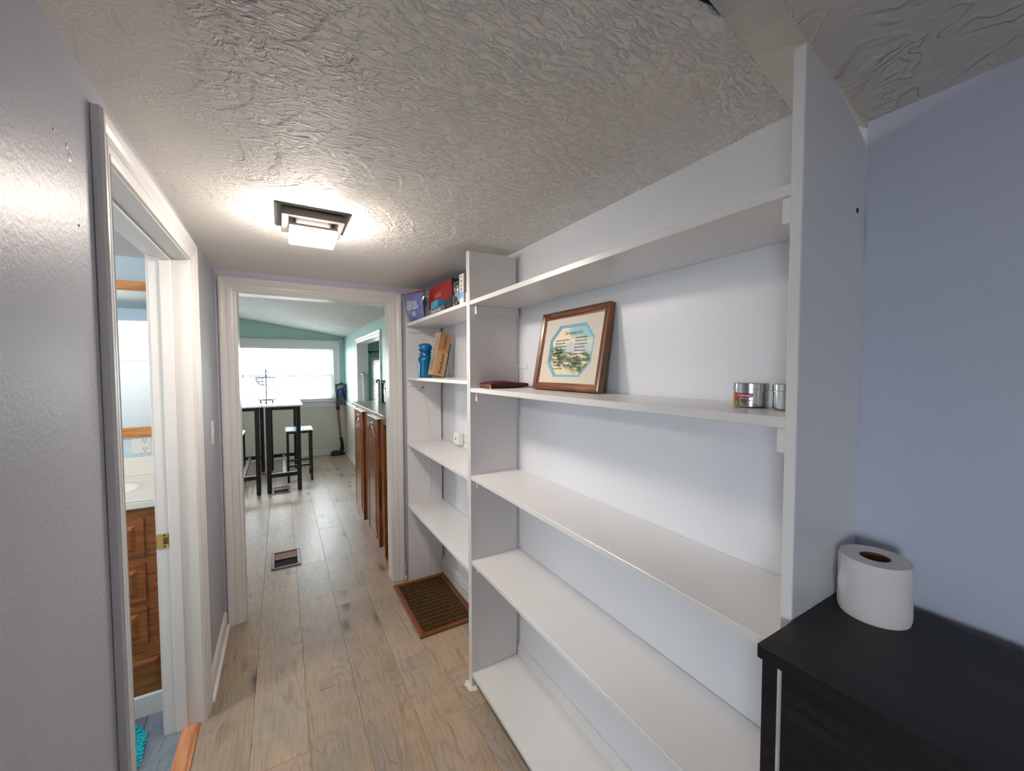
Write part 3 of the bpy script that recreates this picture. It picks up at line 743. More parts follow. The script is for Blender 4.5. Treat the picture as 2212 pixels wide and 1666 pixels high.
def side_window(name, X, y0, y1, z0, z1):     # in a wall whose room face is at x = X, outside at X - .1
    w = struct_root(name, (X - .05, (y0 + y1) / 2, z0))
    MB().box(X - .1, X, y0, y0 + .02, z0, z1).box(X - .1, X, y1 - .02, y1, z0, z1).box(X - .1, X, y0, y1, z1 - .02, z1).box(X - .1, X, y0, y1, z0, z0 + .02).build('jamb', M['white'], w)
    zm = (z0 + z1) / 2
    for a, b, xx in ((zm - .022, z1 - .02, X - .085), (z0 + .02, zm + .022, X - .055)):
        so = MB().box(xx, xx + .025, y0 + .02, y0 + .065, a, b).box(xx, xx + .025, y1 - .065, y1 - .02, a, b).box(xx, xx + .025, y0 + .065, y1 - .065, a, a + .045).box(xx, xx + .025, y0 + .065, y1 - .065, b - .045, b).build('sash', M['white'], w)
        MB().box(xx + .01, xx + .014, y0 + .065, y1 - .065, a + .045, b - .045).build('pane', M['pane'], so)
    casing(w, frame_mtx((X, 0, 0), (0, 1, 0), (0, 0, 1)), y0, y1, z0, z1, .085, bottom=True)
side_window('window_3', -2.6, NY0, NY1, NZ0, NZ1)
side_window('added_light_window', -1.8, KY0, KY1, 1.0, 2.0)  # unseen window, added to bring more light into the kitchen
# pass-through to the side room
d3 = struct_root('door_3', (1.12, 5.76, 1.0))
MB().box(1.035, 1.2, 6.585, 6.6, 1.0, 1.985).build('jamb', M['white'], d3)
MB().box(1.035, 1.2, 4.93, 4.945, 1.0, 1.985).build('jamb', M['white'], d3)
MB().box(1.035, 1.2, 4.93, 6.6, 1.985, 2.0).build('jamb', M['white'], d3)
MB().box(1.02, 1.2, 4.93, 6.6, 1.0, 1.02, .003).build('sill', M['white'], d3)
casing(d3, frame_mtx((1.04, 0, 0), (0, -1, 0), (0, 0, 1)), -6.59, -4.94, 1.0, 1.985, .075)
# what lies outside the kitchen window
struct('ground', MB().box(-30, 30, 8.6, 60, -.7, -.6).box(-30, -3, -30, 8.6, -.7, -.6), M['lawn'])

# ------------------------------------------------------------------ built-in shelving
SX0, SX1 = .78, 1.048
sh1 = thing('built_in_bookcase', 'wide white open bookcase with five long shelves along the right wall', 'bookcase', (.9, 1.05, 0))
MB().prism([(SX0, 0), (1.05, 0), (1.035, 1.9), (1.035, 2.02), (1.008, 2.036), (.883, 2.098), (SX0, 2.123)], .344, .3635, 'y', .0015).build('side_board', M['shelf'], sh1)
MB().box(SX0, SX1 - .01, 1.7345, 1.751, 0, 2.134, .0015).build('divider_board', M['shelf'], sh1)
TOPS = [1.898, 1.482, 1.057, .638, .073]
for i, zt in enumerate(TOPS):
    MB().box(SX0 + .002, 1.053, .3637, 1.7343, zt - .0205, zt, .0016).build('shelf', M['shelf'], sh1)
    if i < 4:
        MB().box(.808, 1.045, 1.716, 1.7343, zt - .0215 - .042, zt - .0208, .001).build('cleat', M['shelf'], sh1)
        MB().box(.79, 1.045, .3637, .381, zt - .0215 - .045, zt - .0208, .001).build('cleat', M['shelf'], sh1)
st = MB().box(.962, 1.043, 1.7315, 1.7344, 1.574, 1.597, .0008).box(1.0425, 1.0545, 1.7315, 1.735, 1.574, 1.597).box(1.0525, 1.0548, 1.652, 1.735, 1.574, 1.597, .0008).build('strap', M['shelf'], sh1)
for q in ((.975, 1.7314, 1.585), (1.015, 1.7314, 1.585)):
    MB().lathe([(0, .0015), (.003, .0013), (.005, 0)], seg=12, mtx=frame_mtx(q, (1, 0, 0), (0, 0, 1))).build('screw', M['plastic_white'], st, smooth=True)
for q in ((1.0522, 1.70, 1.585), (1.0522, 1.667, 1.585)):
    MB().lathe([(0, .0015), (.003, .0013), (.005, 0)], seg=12, mtx=frame_mtx(q, (0, -1, 0), (0, 0, 1))).build('screw', M['plastic_white'], st, smooth=True)
MB().lathe([(0, .0012), (.004, .001), (.006, 0)], seg=12, mtx=frame_mtx((1.0, .344, 1.885), (1, 0, 0), (0, 0, 1))).build('screw', M['screw'], sh1, smooth=True)

sh2 = thing('built_in_bookcase', 'narrower white open bookcase between the kitchen doorway and the wide bookcase', 'bookcase', (.9, 2.3, 0))
MB().box(SX0, SX1 - .01, 1.7535, 1.770, 0, 2.136, .0015).build('divider_board', M['shelf'], sh2)
MB().box(.784, 1.044, 2.85, 2.872, 0, 2.118, .0015).build('side_board', M['shelf'], sh2)
for i, zt in enumerate([1.90, 1.517, 1.044, .582]):
    MB().box(SX0 + .002, 1.053, 1.7702, 2.8498, zt - .02, zt, .0016).build('shelf', M['shelf'], sh2)
    MB().box(.80, 1.04, 2.832, 2.8498, zt - .062, zt - .0203, .001).build('cleat', M['shelf'], sh2)
    MB().box(.80, 1.04, 1.7702, 1.788, zt - .062, zt - .0203, .001).build('cleat', M['shelf'], sh2)

# cord, outlet and adapter in the narrow bookcase
po = thing('wall_outlet', 'white duplex outlet on the back wall of the narrow bookcase', 'outlet', (1.055, 2.40, 1.10))
MB().box(1.0495, 1.0545, 2.365, 2.435, 1.046, 1.166, .002).build('cover_plate', M['plastic_white'], po)
for z in (1.086, 1.126):
    s = MB().box(1.0482, 1.0497, 2.386, 2.414, z - .014, z + .014, .001).build('socket', M['plastic_white'], po)
    MB().box(1.0478, 1.0484, 2.392, 2.394, z - .004, z + .006).box(1.0478, 1.0484, 2.405, 2.407, z - .004, z + .006).build('slot', M['slot'], s)
pa = thing('power_adapter', 'boxy white plug-in adapter beside the outlet in the narrow bookcase', 'adapter', (1.03, 2.49, 1.09))
MB().box(1.012, 1.0545, 2.45, 2.535, 1.062, 1.142, .006, 2).build('body', M['plastic_white'], pa)
MB().box(1.0112, 1.0122, 2.486, 2.50, 1.096, 1.108).build('indicator', M['ink_soft'], pa)
cd = [(.905, 2.8455, 1.436), (.912, 2.8455, 1.38), (.921, 2.8455, 1.33), (.938, 2.8455, 1.26), (.95, 2.8455, 1.18), (.951, 2.8455, 1.10), (.95, 2.8455, 1.0485)]
c2 = [(.954, 2.8455, .979), (.955, 2.8455, .90), (.962, 2.8455, .81), (.955, 2.8455, .75), (.946, 2.8455, .68), (.948, 2.8455, .586)]
c3 = [(.937, 2.8455, .517), (.936, 2.8455, .45), (.938, 2.8455, .27), (.94, 2.8455, .12), (.943, 2.8455, .014)]
cb = MB()
for c in (cd, c2, c3): cb.tube(c, .0032, 6)
tag(cb.build('cable', M['plastic_white'], None, smooth=True), 'thin white cord running down the end board of the narrow bookcase', 'cable')
MB().lathe([(0, .0008), (.006, .0006), (.007, 0)], seg=14, mtx=frame_mtx((.905, 2.85, 1.437), (1, 0, 0), (0, 0, 1))).build('cord_hole_shade', M['hole_shade'], sh2)  # black disc painting the shade inside the cord's hole

# ------------------------------------------------------------------ ceiling lamp
cl = thing('ceiling_light', 'square dark metal ceiling light with a glowing frosted glass plate', 'light', (.12, 1.785, HC))
MB().box(-.006, .25, 1.655, 1.915, HC - .006, HC - .0002, .001).build('base_plate', M['lamp_metal'], cl)
cx, cy = .122, 1.785
MB().prism([(cx - .108, cy - .112), (cx + .108, cy - .112), (cx + .108, cy + .112), (cx - .108, cy + .112)], HC - .034, HC - .006, 'z', .0015).build('canopy', M['lamp_metal_front'], cl)
MB().box(cx - .083, cx + .083, cy - .083, cy + .083, HC - .088, HC - .062, .005, 2).build('glass_shade', M['lamp_glass'], cl)
MB().box(cx - .083, cx + .083, cy - .083, cy + .083, HC - .0618, HC - .050, .002).build('shade_rim', M['lamp_rim'], cl)
MB().box(cx - .055, cx + .055, cy - .055, cy + .055, HC - .0498, HC - .0342).build('lamp_core', M['lamp_core'], cl)
for dx in (-.066, .066):
    for dy in (-.066, .066):
        MB().tube([(cx + dx, cy + dy, HC - .034), (cx + dx, cy + dy, HC - .049)], .006, 10).build('post', M['lamp_metal'], cl)
# unseen dome lamp, added to light the bathroom
bl_ = thing('ceiling_light', 'unseen round frosted dome light added to brighten the bathroom', 'light', (-1.45, 1.75, 2.19))
MB().lathe([(0, 0), (.15, 0), (.15, -.018), (.135, -.02), (0, -.02)], (-1.45, 1.75, 2.19), 32).build('base_plate', M['chrome'], bl_, smooth=True)
MB().lathe([(.13, -.02), (.125, -.05), (.1, -.078), (.06, -.094), (0, -.1)], (-1.45, 1.75, 2.19), 32).build('glass_shade', M['added_bath_lamp'], bl_, smooth=True)
# ------------------------------------------------------------------ floor grate and registers
gr = thing('floor_grate', 'large brown slotted return-air grate on the floor under the narrow bookcase', 'vent', (.855, 2.52, 0))
gx0, gx1, gy0, gy1 = .664, 1.042, 2.204, 2.842
fw = .03
for k, (pts) in enumerate(([(gx0, gy0), (gx1, gy0), (gx1 - fw, gy0 + fw), (gx0 + fw, gy0 + fw)], [(gx1, gy0), (gx1, gy1), (gx1 - fw, gy1 - fw), (gx1 - fw, gy0 + fw)], [(gx1, gy1), (gx0, gy1), (gx0 + fw, gy1 - fw), (gx1 - fw, gy1 - fw)], [(gx0, gy1), (gx0, gy0), (gx0 + fw, gy0 + fw), (gx0 + fw, gy1 - fw)])):
    MB().prism(pts, .0004, .015, 'z', .003).build('frame_rail', M['grate_wood'], gr)
MB().box(gx0 + fw, gx1 - fw, gy0 + fw, gy1 - fw, .0004, .0015).build('duct_shade_sheet', M['hole_shade'], gr)  # black sheet laid on the planks, paints the shade of a duct
nb_, nc_ = 24, 14
for i in range(nb_):
    x = gx0 + fw + (gx1 - gx0 - 2 * fw) * (i + .5) / nb_
    MB().box(x - .0014, x + .0014, gy0 + fw, gy1 - fw, .003, .0105).build('bar', M['grate_bar'], gr)
for j in range(1, nc_):
    y = gy0 + fw + (gy1 - gy0 - 2 * fw) * j / nc_
    MB().box(gx0 + fw, gx1 - fw, y - .0016, y + .0016, .002, .0095).build('cross_bar', M['grate_bar'], gr)

def register(cx, cy, label):
    r = thing('floor_register', label, 'vent', (cx, cy, 0), 0, 'floor registers')
    w, l = .104, .165
    def L(*a, **k): return MB().box(*a, **k)
    L(-w, w, -l, -l + .022, .0004, .009, bevel=.003).build('frame_rail', M['register'], r, local=True)
    L(-w, w, l - .022, l, .0004, .009, bevel=.003).build('frame_rail', M['register'], r, local=True)
    L(-w, -w + .024, -l + .022, l - .022, .0004, .009, bevel=.003).build('frame_rail', M['register'], r, local=True)
    L(w - .024, w, -l + .022, l - .022, .0004, .009, bevel=.003).build('frame_rail', M['register'], r, local=True)
    L(-w + .024, w - .024, -l + .022, l - .022, .0004, .0012).build('duct_shade_sheet', M['hole_shade'], r, local=True)  # black sheet in place of a shaded duct below
    MB().prism([(0.0, .0085), (.003, .0085), (.143, .003), (.143, .0015)], -w + .024, w - .024, 'x').build('damper', M['register_flap'], r, local=True)
    L(-w + .024, w - .024, -.004, .001, .006, .0095).build('bar', M['register'], r, local=True)
    return r
register(.001, 3.733, 'brown metal floor register just beyond the doorway')
register(-.031, 5.928, 'brown metal floor register at the foot of the bar table')

# ------------------------------------------------------------------ things on the wide bookcase
pur = thing('zip_pouch', 'flat maroon velvet pouch with a gold zip, lying on the shelf', 'pouch', (.935, 1.67, 1.482))
def pouch(u, v):
    x = .83 + .205 * u
    t = 2 * PI * v
    c, s = math.cos(t), math.sin(t)
    hw = .064 * (1 if u < .93 else 1 - .12 * ((u - .93) / .07) ** 2)
    hh = (.0125 + .0025 * math.sin(PI * u * 1.1)) * (1 if u < .9 else 1 - .45 * ((u - .9) / .1) ** 2)
    top = .004 * math.sin(2 * PI * u - .6) * max(0, s)
    return Vector((x, 1.667 + hw * math.copysign(abs(c) ** .4, c), 1.4828 + .0150 + hh * math.copysign(abs(s) ** .45, s) + top))
pm = MB(); pm.grid(pouch, 24, 36); bmesh.ops.remove_doubles(pm.bm, verts=pm.bm.verts, dist=1e-5)
bmesh.ops.holes_fill(pm.bm, edges=[e for e in pm.bm.edges if e.is_boundary], sides=0)
pb = pm.build('body', M['velvet'], pur, smooth=True)
zp = MB()
for dz in (.0035, -.0035):
    zp.tube([(.8285, 1.61, 1.4945 + dz * .2), (.827, 1.635, 1.4945 + dz), (.827, 1.68, 1.4945 + dz), (.8285, 1.72, 1.4945 + dz * .3)], .0017, 6)
zp.build('zip', M['gold'], pur, smooth=True)
MB().tube([(.826, 1.615, 1.495), (.8235, 1.609, 1.49), (.823, 1.604, 1.4835)], .0016, 6).box(.824, .8275, 1.61, 1.619, 1.491, 1.499, .001).build('zip_pull', M['gold'], pur)

# framed print
t = math.radians(10.5)
fm = frame_mtx((.968, 1.2675, 1.4866), (0, -1, 0), (math.sin(t), 0, math.cos(t)))
fp = thing('framed_print', 'wood-framed verse print with octagonal blue mat leaning on the back wall', 'picture', mtx=fm)
FW, FH, FB, FD = .212, .335, .03, .0245
def rail(pts_o, pts_i):
    mb = MB(); sec = [(0, -FD), (0, 0), (.25, .002), (.7, -.002), (.8, -.006), (1, -.007), (1, -FD)]
    rows = []
    for a, b in zip(pts_o, pts_i):
        rows.append([mb.bm.verts.new((a[0] + (b[0]-a[0]) * s, a[1] + (b[1]-a[1]) * s, h)) for s, h in sec])
    n = len(sec)
    for k in range(n): mb.bm.faces.new((rows[0][k], rows[0][(k+1) % n], rows[1][(k+1) % n], rows[1][k]))
    mb.bm.faces.new(rows[0]); mb.bm.faces.new(rows[1][::-1])
    return mb
O = [(-FW, 0), (FW, 0), (FW, FH), (-FW, FH)]; I = [(-FW + FB, FB), (FW - FB, FB), (FW - FB, FH - FB), (-FW + FB, FH - FB)]
mv = wood('picture_frame_stile', srgb(134, 76, 28), srgb(84, 42, 12), 'Y', 1.6, .35)
for k in range(4):
    j = (k + 1) % 4
    rail((O[k], O[j]), (I[k], I[j])).build('frame_rail', M['frame_wood'] if k % 2 == 0 else mv, fp, local=True)
def octa(x0, x1, y0, y1, cx_, cy_): return [(x0 + cx_, y0), (x1 - cx_, y0), (x1, y0 + cy_), (x1, y1 - cy_), (x1 - cx_, y1), (x0 + cx_, y1), (x0, y1 - cy_), (x0, y0 + cy_)]
ox0, ox1, oy0, oy1 = -.136, .142, .056, .272
rect8 = [(-FW + FB * .8, FB * .8), (FW - FB * .8, FB * .8), (FW - FB * .8, oy0 + .05), (FW - FB * .8, oy1 - .05), (FW - FB * .8, FH - FB * .8), (-FW + FB * .8, FH - FB * .8), (-FW + FB * .8, oy1 - .05), (-FW + FB * .8, oy0 + .05)]
MB().ring_prism(rect8, octa(ox0, ox1, oy0, oy1, .056, .058), -.012, -.0095).build('mat_board', M['mat_board'], fp, local=True)
MB().ring_prism(octa(ox0 - .004, ox1 + .004, oy0 - .004, oy1 + .004, .057, .059), octa(ox0 + .009, ox1 - .009, oy0 + .009, oy1 - .009, .053, .055), -.0145, -.0122).build('mat_board', M['mat_blue'], fp, local=True)['label'] = 'sky blue inner mat'
pr = MB().prism(octa(ox0 - .002, ox1 + .002, oy0 - .002, oy1 + .002, .057, .059), -.0165, -.0147, 'z').build('print', M['watercolour'], fp, local=True)
MB().box(-FW + .012, FW - .012, .012, FH - .012, -FD + .002, -.018).build('backing', M['kraft_dark'], fp, local=True)
def ft(s, size, x, y, al='CENTER', sh=.35):
    text('lettering', s, size, M['ink'], pr, fm @ Matrix.Translation((x, y, -.0143)), al, sh, .0001, -.0, .82)
text('lettering', 'The Footprints of God', .0195, M['ink'], pr, fm @ Matrix.Translation((.008, .238, -.0143)), 'CENTER', .35, .0001, 0, .62)
left = ['I dreamed once one night I dreamed', 'That on the beach I walked', 'And one by my side each step', 'That path, we talked', 'By the set of my life once crossed', 'Scenes of passed', 'I saw the footprints in the sand', 'Were often side by side', 'Yet I noticed at times', 'There was but one in sight']
right = ['Just a mark set of footprints', 'In the worst times of the life', 'But you said you\'d stay by me', 'In good times and in bad', 'Why then did you leave me', 'Each time my life was sad', 'My precious child', 'When you had but one', 'I would not go', 'In those I carried you']
for i, s in enumerate(left): text('lettering', s, .0098, M['ink'], pr, fm @ Matrix.Translation((-.103, .211 - i * .0133, -.0143)), 'LEFT', .35, .0001, 0, .62)
for i, s in enumerate(right): text('lettering', s, .0098, M['ink'], pr, fm @ Matrix.Translation((.026, .217 - i * .0133, -.0143)), 'LEFT', .35, .0001, 0, .62)

# tins
def tin(cx, cy, label, printed):
    r = thing('candle_tin', label, 'tin', (cx, cy, 1.4823), math.atan2(-cy, -cx), 'round tins at the end of the shelf')
    R = .035
    MB().lathe([(0, .0003), (R - .003, .0003), (R, .003), (R, .041), (0, .041)], seg=48).build('body', M['tin'], r, smooth=True, local=True)
    MB().lathe([(R + .0002, .039), (R + .0022, .0385), (R + .0022, .0405), (R + .0008, .0412), (R + .0008, .054), (R - .001, .0555), (R - .004, .0548), (0, .0548)], seg=48).build('lid', M['tin'], r, smooth=True, local=True)
    if printed:
        def patch(name, a0, a1, z0, z1, mat, skew=0.0, rr=.00025):
            mb = MB(); n = 10
            def f(u, v):
                a = a0 + (a1 - a0) * u + skew * v
                return Vector((( R + rr) * math.cos(a), (R + rr) * math.sin(a), z0 + (z1 - z0) * v))
            mb.grid(f, n, 1); return mb.build(name, mat, r, local=True, smooth=True)
        # the viewer sees angle 0 in the middle, left of it is +angle? -> left is negative y of the local frame seen from outside
        S = -1
        patch('label_patch', S * 1.32, S * 1.03, .004, .034, M['label_orange'])
        patch('label_patch', S * 1.05, S * .70, .018, .034, M['label_red'])
        patch('label_patch', S * 1.18, S * .72, .004, .019, M['label_olive'], 0, .0004)
        patch('logo', S * .80, S * -.08, .0232, .0328, M['label_maroon'], S * -.06, .0006)
        W0 = world_of(r)
        def wt(s, size, a, z, mat, sx=1.0, bold=0.0, shear=0.0):
            mm = W0 @ frame_mtx(((R + .0009) * math.cos(a), (R + .0009) * math.sin(a), z), (-math.sin(a), math.cos(a), 0), (0, 0, 1))
            text('lettering', s, size, mat, r, mm, 'CENTER', shear, .00005, bold, sx, wrap=R)
        wt('Coleman', .0082, S * .45, .0279, M['print_white'], .92, .0001, .15)
        lz = MB(); am = S * .03
        lz.lathe([(.0021, 0), (.0029, 0)], seg=20, mtx=frame_mtx(((R + .0011) * math.cos(am), (R + .0011) * math.sin(am), .0279), (-math.sin(am), math.cos(am), 0), (0, 0, 1)))
        lz.build('logo_ring', M['print_white'], r, local=True)
        wt('SCENTED', .0030, S * .52, .0203, M['ink'], 1.0)
        wt('CITRONELLA', .0046, S * .30, .0168, M['red_ink'], 1.0, .0003)
        wt('CANDLE', .0042, S * .46, .0127, M['ink'], 1.0, .0001)
        patch('rule_line', S * .66, S * -.2, .0098, .0104, M['ink'], 0, .0003)
        wt('NET WT 6OZ (170 g)', .0045, S * .16, .0066, M['ink'], .92)
        wt('25', .0078, S * .94, .0108, M['yellow_ink'], .9, .0002)
        patch('rule_line', S * 1.08, S * .80, .0060, .0068, M['yellow_ink'], 0, .0006)
    return r
tin(.9385, .5097, 'round tin with a red printed label, left of the pair on the shelf', True)
tin(.9385, .4235, 'plain round tin half hidden by the end board of the bookcase', False)

# ------------------------------------------------------------------ things on the narrow bookcase
# jar
jr = thing('glass_jar', 'cobalt blue glass jar with a bulbous stopper', 'jar', (.868, 2.68, 1.5172))
MB().lathe([(0, .001), (.042, .001), (.049, .006), (.05, .016), (.05, .124), (.048, .134), (.043, .142), (.0395, .147), (.0395, .170), (.046, .172), (.046, .1765), (.037, .177), (.032, .15), (.044, .13), (.0465, .12), (.0465, .018), (0, .012)], seg=40).build('body', M['blue_glass'], jr, smooth=True, local=True)
MB().lathe([(0, .165), (.034, .165), (.036, .179), (.041, .184), (.0468, .195), (.0487, .206), (.0475, .217), (.0415, .227), (.030, .2335), (.014, .237), (0, .2375)], seg=40).build('stopper', M['blue_glass'], jr, smooth=True, local=True)
# two lock cartons, leaning on the back wall
ta = math.radians(13.5)
bm_ = Matrix.Translation((.895, 2.545, 1.5185)) @ Matrix.Rotation(math.radians(16), 4, 'Z')
b1m = bm_ @ Matrix.Translation((.046, 0, 0)) @ Matrix.Rotation(ta, 4, 'Y') @ Matrix.Translation((-.046, 0, 0))
def carton(m, h, dark, label, txt):
    r = thing('cardboard_carton', label, 'box', mtx=m, group='leaning cartons')
    mt = M['kraft_dark'] if dark else M['kraft']
    MB().box(-.046, .046, -.03, .03, 0, h, .0015).build('box', mt, r, local=True)
    mm = m @ frame_mtx((.004, -.0306, h * .5), (0, 0, 1), (-1, 0, 0))
    text('lettering', 'Kwikset', .034 * h / .165 * (1.0 if not dark else .86), M['ink'], r, mm, 'CENTER', .12, .00008, .0004, 1.25)
    MB().poly([(-.0463, -.029, .008), (-.0463, .029, .008), (-.0463, .029, h - .008), (-.0463, -.029, h - .008)]).build('tape', M['tape'], r, local=True)
    pl = MB()
    for k, (zz, ln) in enumerate(((.2, .55), (.2, .40))[:1 if dark else 2]):
        y = -.006 + .014 * k
        q = zz * h
        while q < (zz + ln) * h:
            d = .006 + .006 * ((k + int(q * 900)) % 3); pl.box(-.0469, -.0464, y - .003, y + .003, q, q + d); q += d + .003
    pl.build('printing', M['ink_soft'], r, local=True)
    return r
carton(b1m, .168, False, 'lower kraft cardboard carton leaning against the back wall', 'COVER HARDWARE\nASSEMBLY')
carton(b1m @ Matrix.Translation((0.0005, 0, .1685)) , .125, True, 'upper kraft cardboard carton on top of the leaning pair', 'HARDWARE')
pk = thing('black_packet', 'slim dark packet leaning between the cartons and the back wall', 'packet', mtx=b1m @ Matrix.Translation((.0475, .004, .0022)))
MB().box(0, .012, -.028, .03, 0, .235, .002).build('sleeve', M['dark_green_card'], pk, local=True)
MB().box(-.0004, .0124, -.0285, .0305, .0, .045, .002).build('band', M['black_card'], pk, local=True)

# zip bag of blue cloths
ang = math.atan2(-.27, .10)
bo = Vector((.815, 2.70, 1.9005))
right_v = Vector((.105, -.25, 0)).normalized()
bmx = frame_mtx(bo, right_v, (-.12, -.02, 1))
bg = thing('zip_bag', 'clear zip bag full of blue cloths with a red seal, on the top shelf', 'bag', mtx=bmx)
def bagpt(u, v, sgn, k=1.0, rough=0.0):
    w = (.118 if v < .9 else .127) * (.80 + .22 * min(1, v * 1.15)) * k
    x = (u - .5) * 2 * w + .012 * (1 - v)
    th = .042 * k * (math.sin(PI * u) ** .55) * (math.sin(PI * min(1, v * .93 + .03)) ** .5)
    r_ = rough * (math.sin(23 * u + 9 * v) * math.cos(17 * v - 5 * u) + .6 * math.sin(41 * v + 13 * u))
    return Vector((x, .004 + v * .195, sgn * (th + r_ * math.sin(PI * u) * math.sin(PI * v))))
fbm = MB()
for s in (1, -1): fbm.grid(lambda u, v: bagpt(u, v, s, 1.0, .0018), 20, 20)
bmesh.ops.remove_doubles(fbm.bm, verts=fbm.bm.verts, dist=1e-4)
film = fbm.build('film', M['film'], bg, smooth=True, local=True)
cbm = MB()
for s in (1, -1): cbm.grid(lambda u, v: bagpt(.03 + .94 * u, .01 + .93 * v, s, .9, .0055), 40, 40)
cbm.build('cloth', M['cloth_blue'], bg, smooth=True, local=True)
MB().box(-.125, .125, .194, .201, -.0025, .0025, .001).build('zip_strip', M['zip_red'], bg, local=True)
mm = bmx @ Matrix.Translation((.032, .108, .0475))
text('lettering', 'TEXAS\nTOUGH', .037, M['print_white'], film, mm, 'CENTER', 0, .0002, .0006, .95, spacing=.75)
MB().lathe([(.013, 0), (.017, 0)], seg=24, mtx=Matrix.Translation((.036, .05, .043))).poly([(.028, .047, .0432), (.046, .051, .0432), (.036, .059, .0432)]).build('logo', M['print_white'], film, local=True)

rb = thing('shoe_box', 'long black box with a red front panel at the back of the top shelf', 'box', (.96, 2.41, 1.90))
MB().box(.882, 1.045, 2.215, 2.615, 1.9003, 2.112, .002).build('carton', M['black_card'], rb)
MB().box(.8795, .8822, 2.216, 2.614, 1.985, 2.111).build('front_panel', M['red_box'], rb)
for i, yy in enumerate((2.485, 2.445, 2.405)):
    g = MB().box(.8788, .8796, yy - .004, yy + .004, 2.035, 2.05 + .004 * i).box(.8788, .8796, yy - .008, yy + .008, 2.058, 2.0605)
    if i: g.box(.8788, .8796, yy - .007, yy + .002, 2.043, 2.046)
    g.build('pictogram', M['print_white'], rb)

db = thing('display_tray', 'black open carton tray with white script on its front edge', 'box', (.85, 2.24, 1.90))
MB().box(.792, .795, 2.095, 2.375, 1.9003, 1.935).box(.795, .875, 2.372, 2.375, 1.9003, 1.975).box(.795, .875, 2.095, 2.098, 1.9003, 1.955).box(.795, .872, 2.098, 2.372, 1.9003, 1.903).box(.872, .875, 2.098, 2.372, 1.9003, 1.985).build('tray', M['grey_card'], db)
MB().poly([(.793, 2.10, 1.936), (.793, 2.31, 1.936), (.868, 2.33, 1.972), (.868, 2.12, 1.985)]).build('lid_flap', M['black_card'], db)
MB().poly([(.815, 2.20, 1.9495), (.815, 2.25, 1.949), (.838, 2.255, 1.9605), (.838, 2.205, 1.962)]).build('sticker', M['blue_card'], db)
MB().poly([(.7945, 2.376, 1.9005), (.797, 2.45, 1.9005), (.797, 2.45, 1.962), (.7945, 2.376, 1.985)]).build('side_flap', M['brown_card'], db)
text('lettering', 'To have X to hold', .0235, M['print_white'], db, frame_mtx((.7917, 2.245, 1.917), (0, -1, 0), (0, 0, 1)), 'CENTER', .1, .0001, .0002, .95)
tc_ = thing('teal_carton', 'small teal carton standing inside the black tray', 'box', (.835, 2.33, 1.903))
MB().box(.806, .86, 2.245, 2.365, 1.9033, 1.984, .001).build('carton', M['teal_card'], tc_)
MB().box(.8052, .8060, 2.34, 2.362, 1.955, 1.958).box(.8052, .806, 2.335, 2.362, 1.945, 1.948).box(.8052, .806, 2.346, 2.36, 1.912, 1.93).build('printing', M['print_white'], tc_)
MB().lathe([(.008, 0), (.011, 0)], seg=18, mtx=frame_mtx((.8055, 2.29, 1.968), (0, -1, 0), (0, 0, 1))).build('logo', M['print_white'], tc_)
bb = thing('black_carton', 'squat black carton right of the script tray on the top shelf', 'box', (.84, 2.02, 1.90))
MB().box(.795, .86, 1.972, 2.09, 1.9003, 1.958, .0015).build('carton', M['black_card'], bb)
MB().poly([(.794, 2.088, 1.972), (.794, 1.985, 1.948), (.83, 1.985, 1.958), (.83, 2.088, 1.986)]).build('lid_flap', M['grey_card'], bb)
MB().box(.7943, .7951, 2.058, 2.064, 1.925, 1.937).box(.7943, .7951, 2.0, 2.035, 1.932, 1.933).box(.7943, .7951, 2.0, 2.035, 1.92, 1.921).build('printing', M['ink_soft'], bb)
cp = thing('paper_cup', 'white ribbed cup resting on the black carton', 'cup', (.84, 2.025, 1.958))
MB().lathe([(0, .001), (.019, .001), (.0195, .004), (.025, .046), (.0265, .047), (.0265, .049), (.024, .049), (.0185, .006), (0, .006)], (.838, 2.0, 1.9583), 24, mtx=None).build('cup', M['white_card'], cp, smooth=True)
MB().lathe([(.0216, .016), (.0229, .034)], (.838, 2.0, 1.9588), 24).build('band', M['grey_card'], cp, smooth=True)
bp = thing('blister_pack', 'clear blister pack with a shiny bulb beside the white carton', 'package', (.82, 1.925, 1.90))
MB().box(.832, .834, 1.888, 1.965, 1.9003, 2.035).build('card', M['white_card'], bp)
MB().lathe([(0, .004), (.012, .006), (.014, .03), (.022, .055), (.024, .075), (.018, .092), (0, .1)], (.812, 1.926, 1.915), 20).build('bulb', M['chrome'], bp, smooth=True)
MB().box(.785, .832, 1.892, 1.961, 1.9003, 2.028, .012, 2).build('blister', M['blister'], bp, smooth=True)
wb = thing('small_carton', 'tall white carton with a blue panel and vertical lettering', 'box', (.83, 1.86, 1.90))
MB().box(.792, .87, 1.832, 1.884, 1.9003, 2.05, .0012).build('carton', M['white_card'], wb)
MB().box(.7912, .7921, 1.838, 1.879, 1.93, 1.962).build('printing', M['blue_card'], wb)
pb2 = MB()
for i, z in enumerate((2.038, 2.016, 1.994, 1.974)):
    pb2.box(.7913, .7921, 1.852, 1.867, z - .006, z - .003).box(.7913, .7921, 1.852, 1.855, z - .006, z + .005).box(.7913, .7921, 1.861 - .003 * (i % 2), 1.864, z - .002, z + .005)
pb2.build('printing', M['ink_soft'], wb)
gb = thing('dark_carton', 'dark brown carton at the right end of the top shelf', 'box', (.83, 1.80, 1.90))
MB().box(.80, .87, 1.7895, 1.826, 1.9003, 2.058, .0012).build('carton', plain('dark_brown_card', srgb(60, 54, 50), .5), gb)
MB().box(.7990, .8001, 1.795, 1.822, 1.902, 1.95).build('label_panel', M['white_card'], gb)

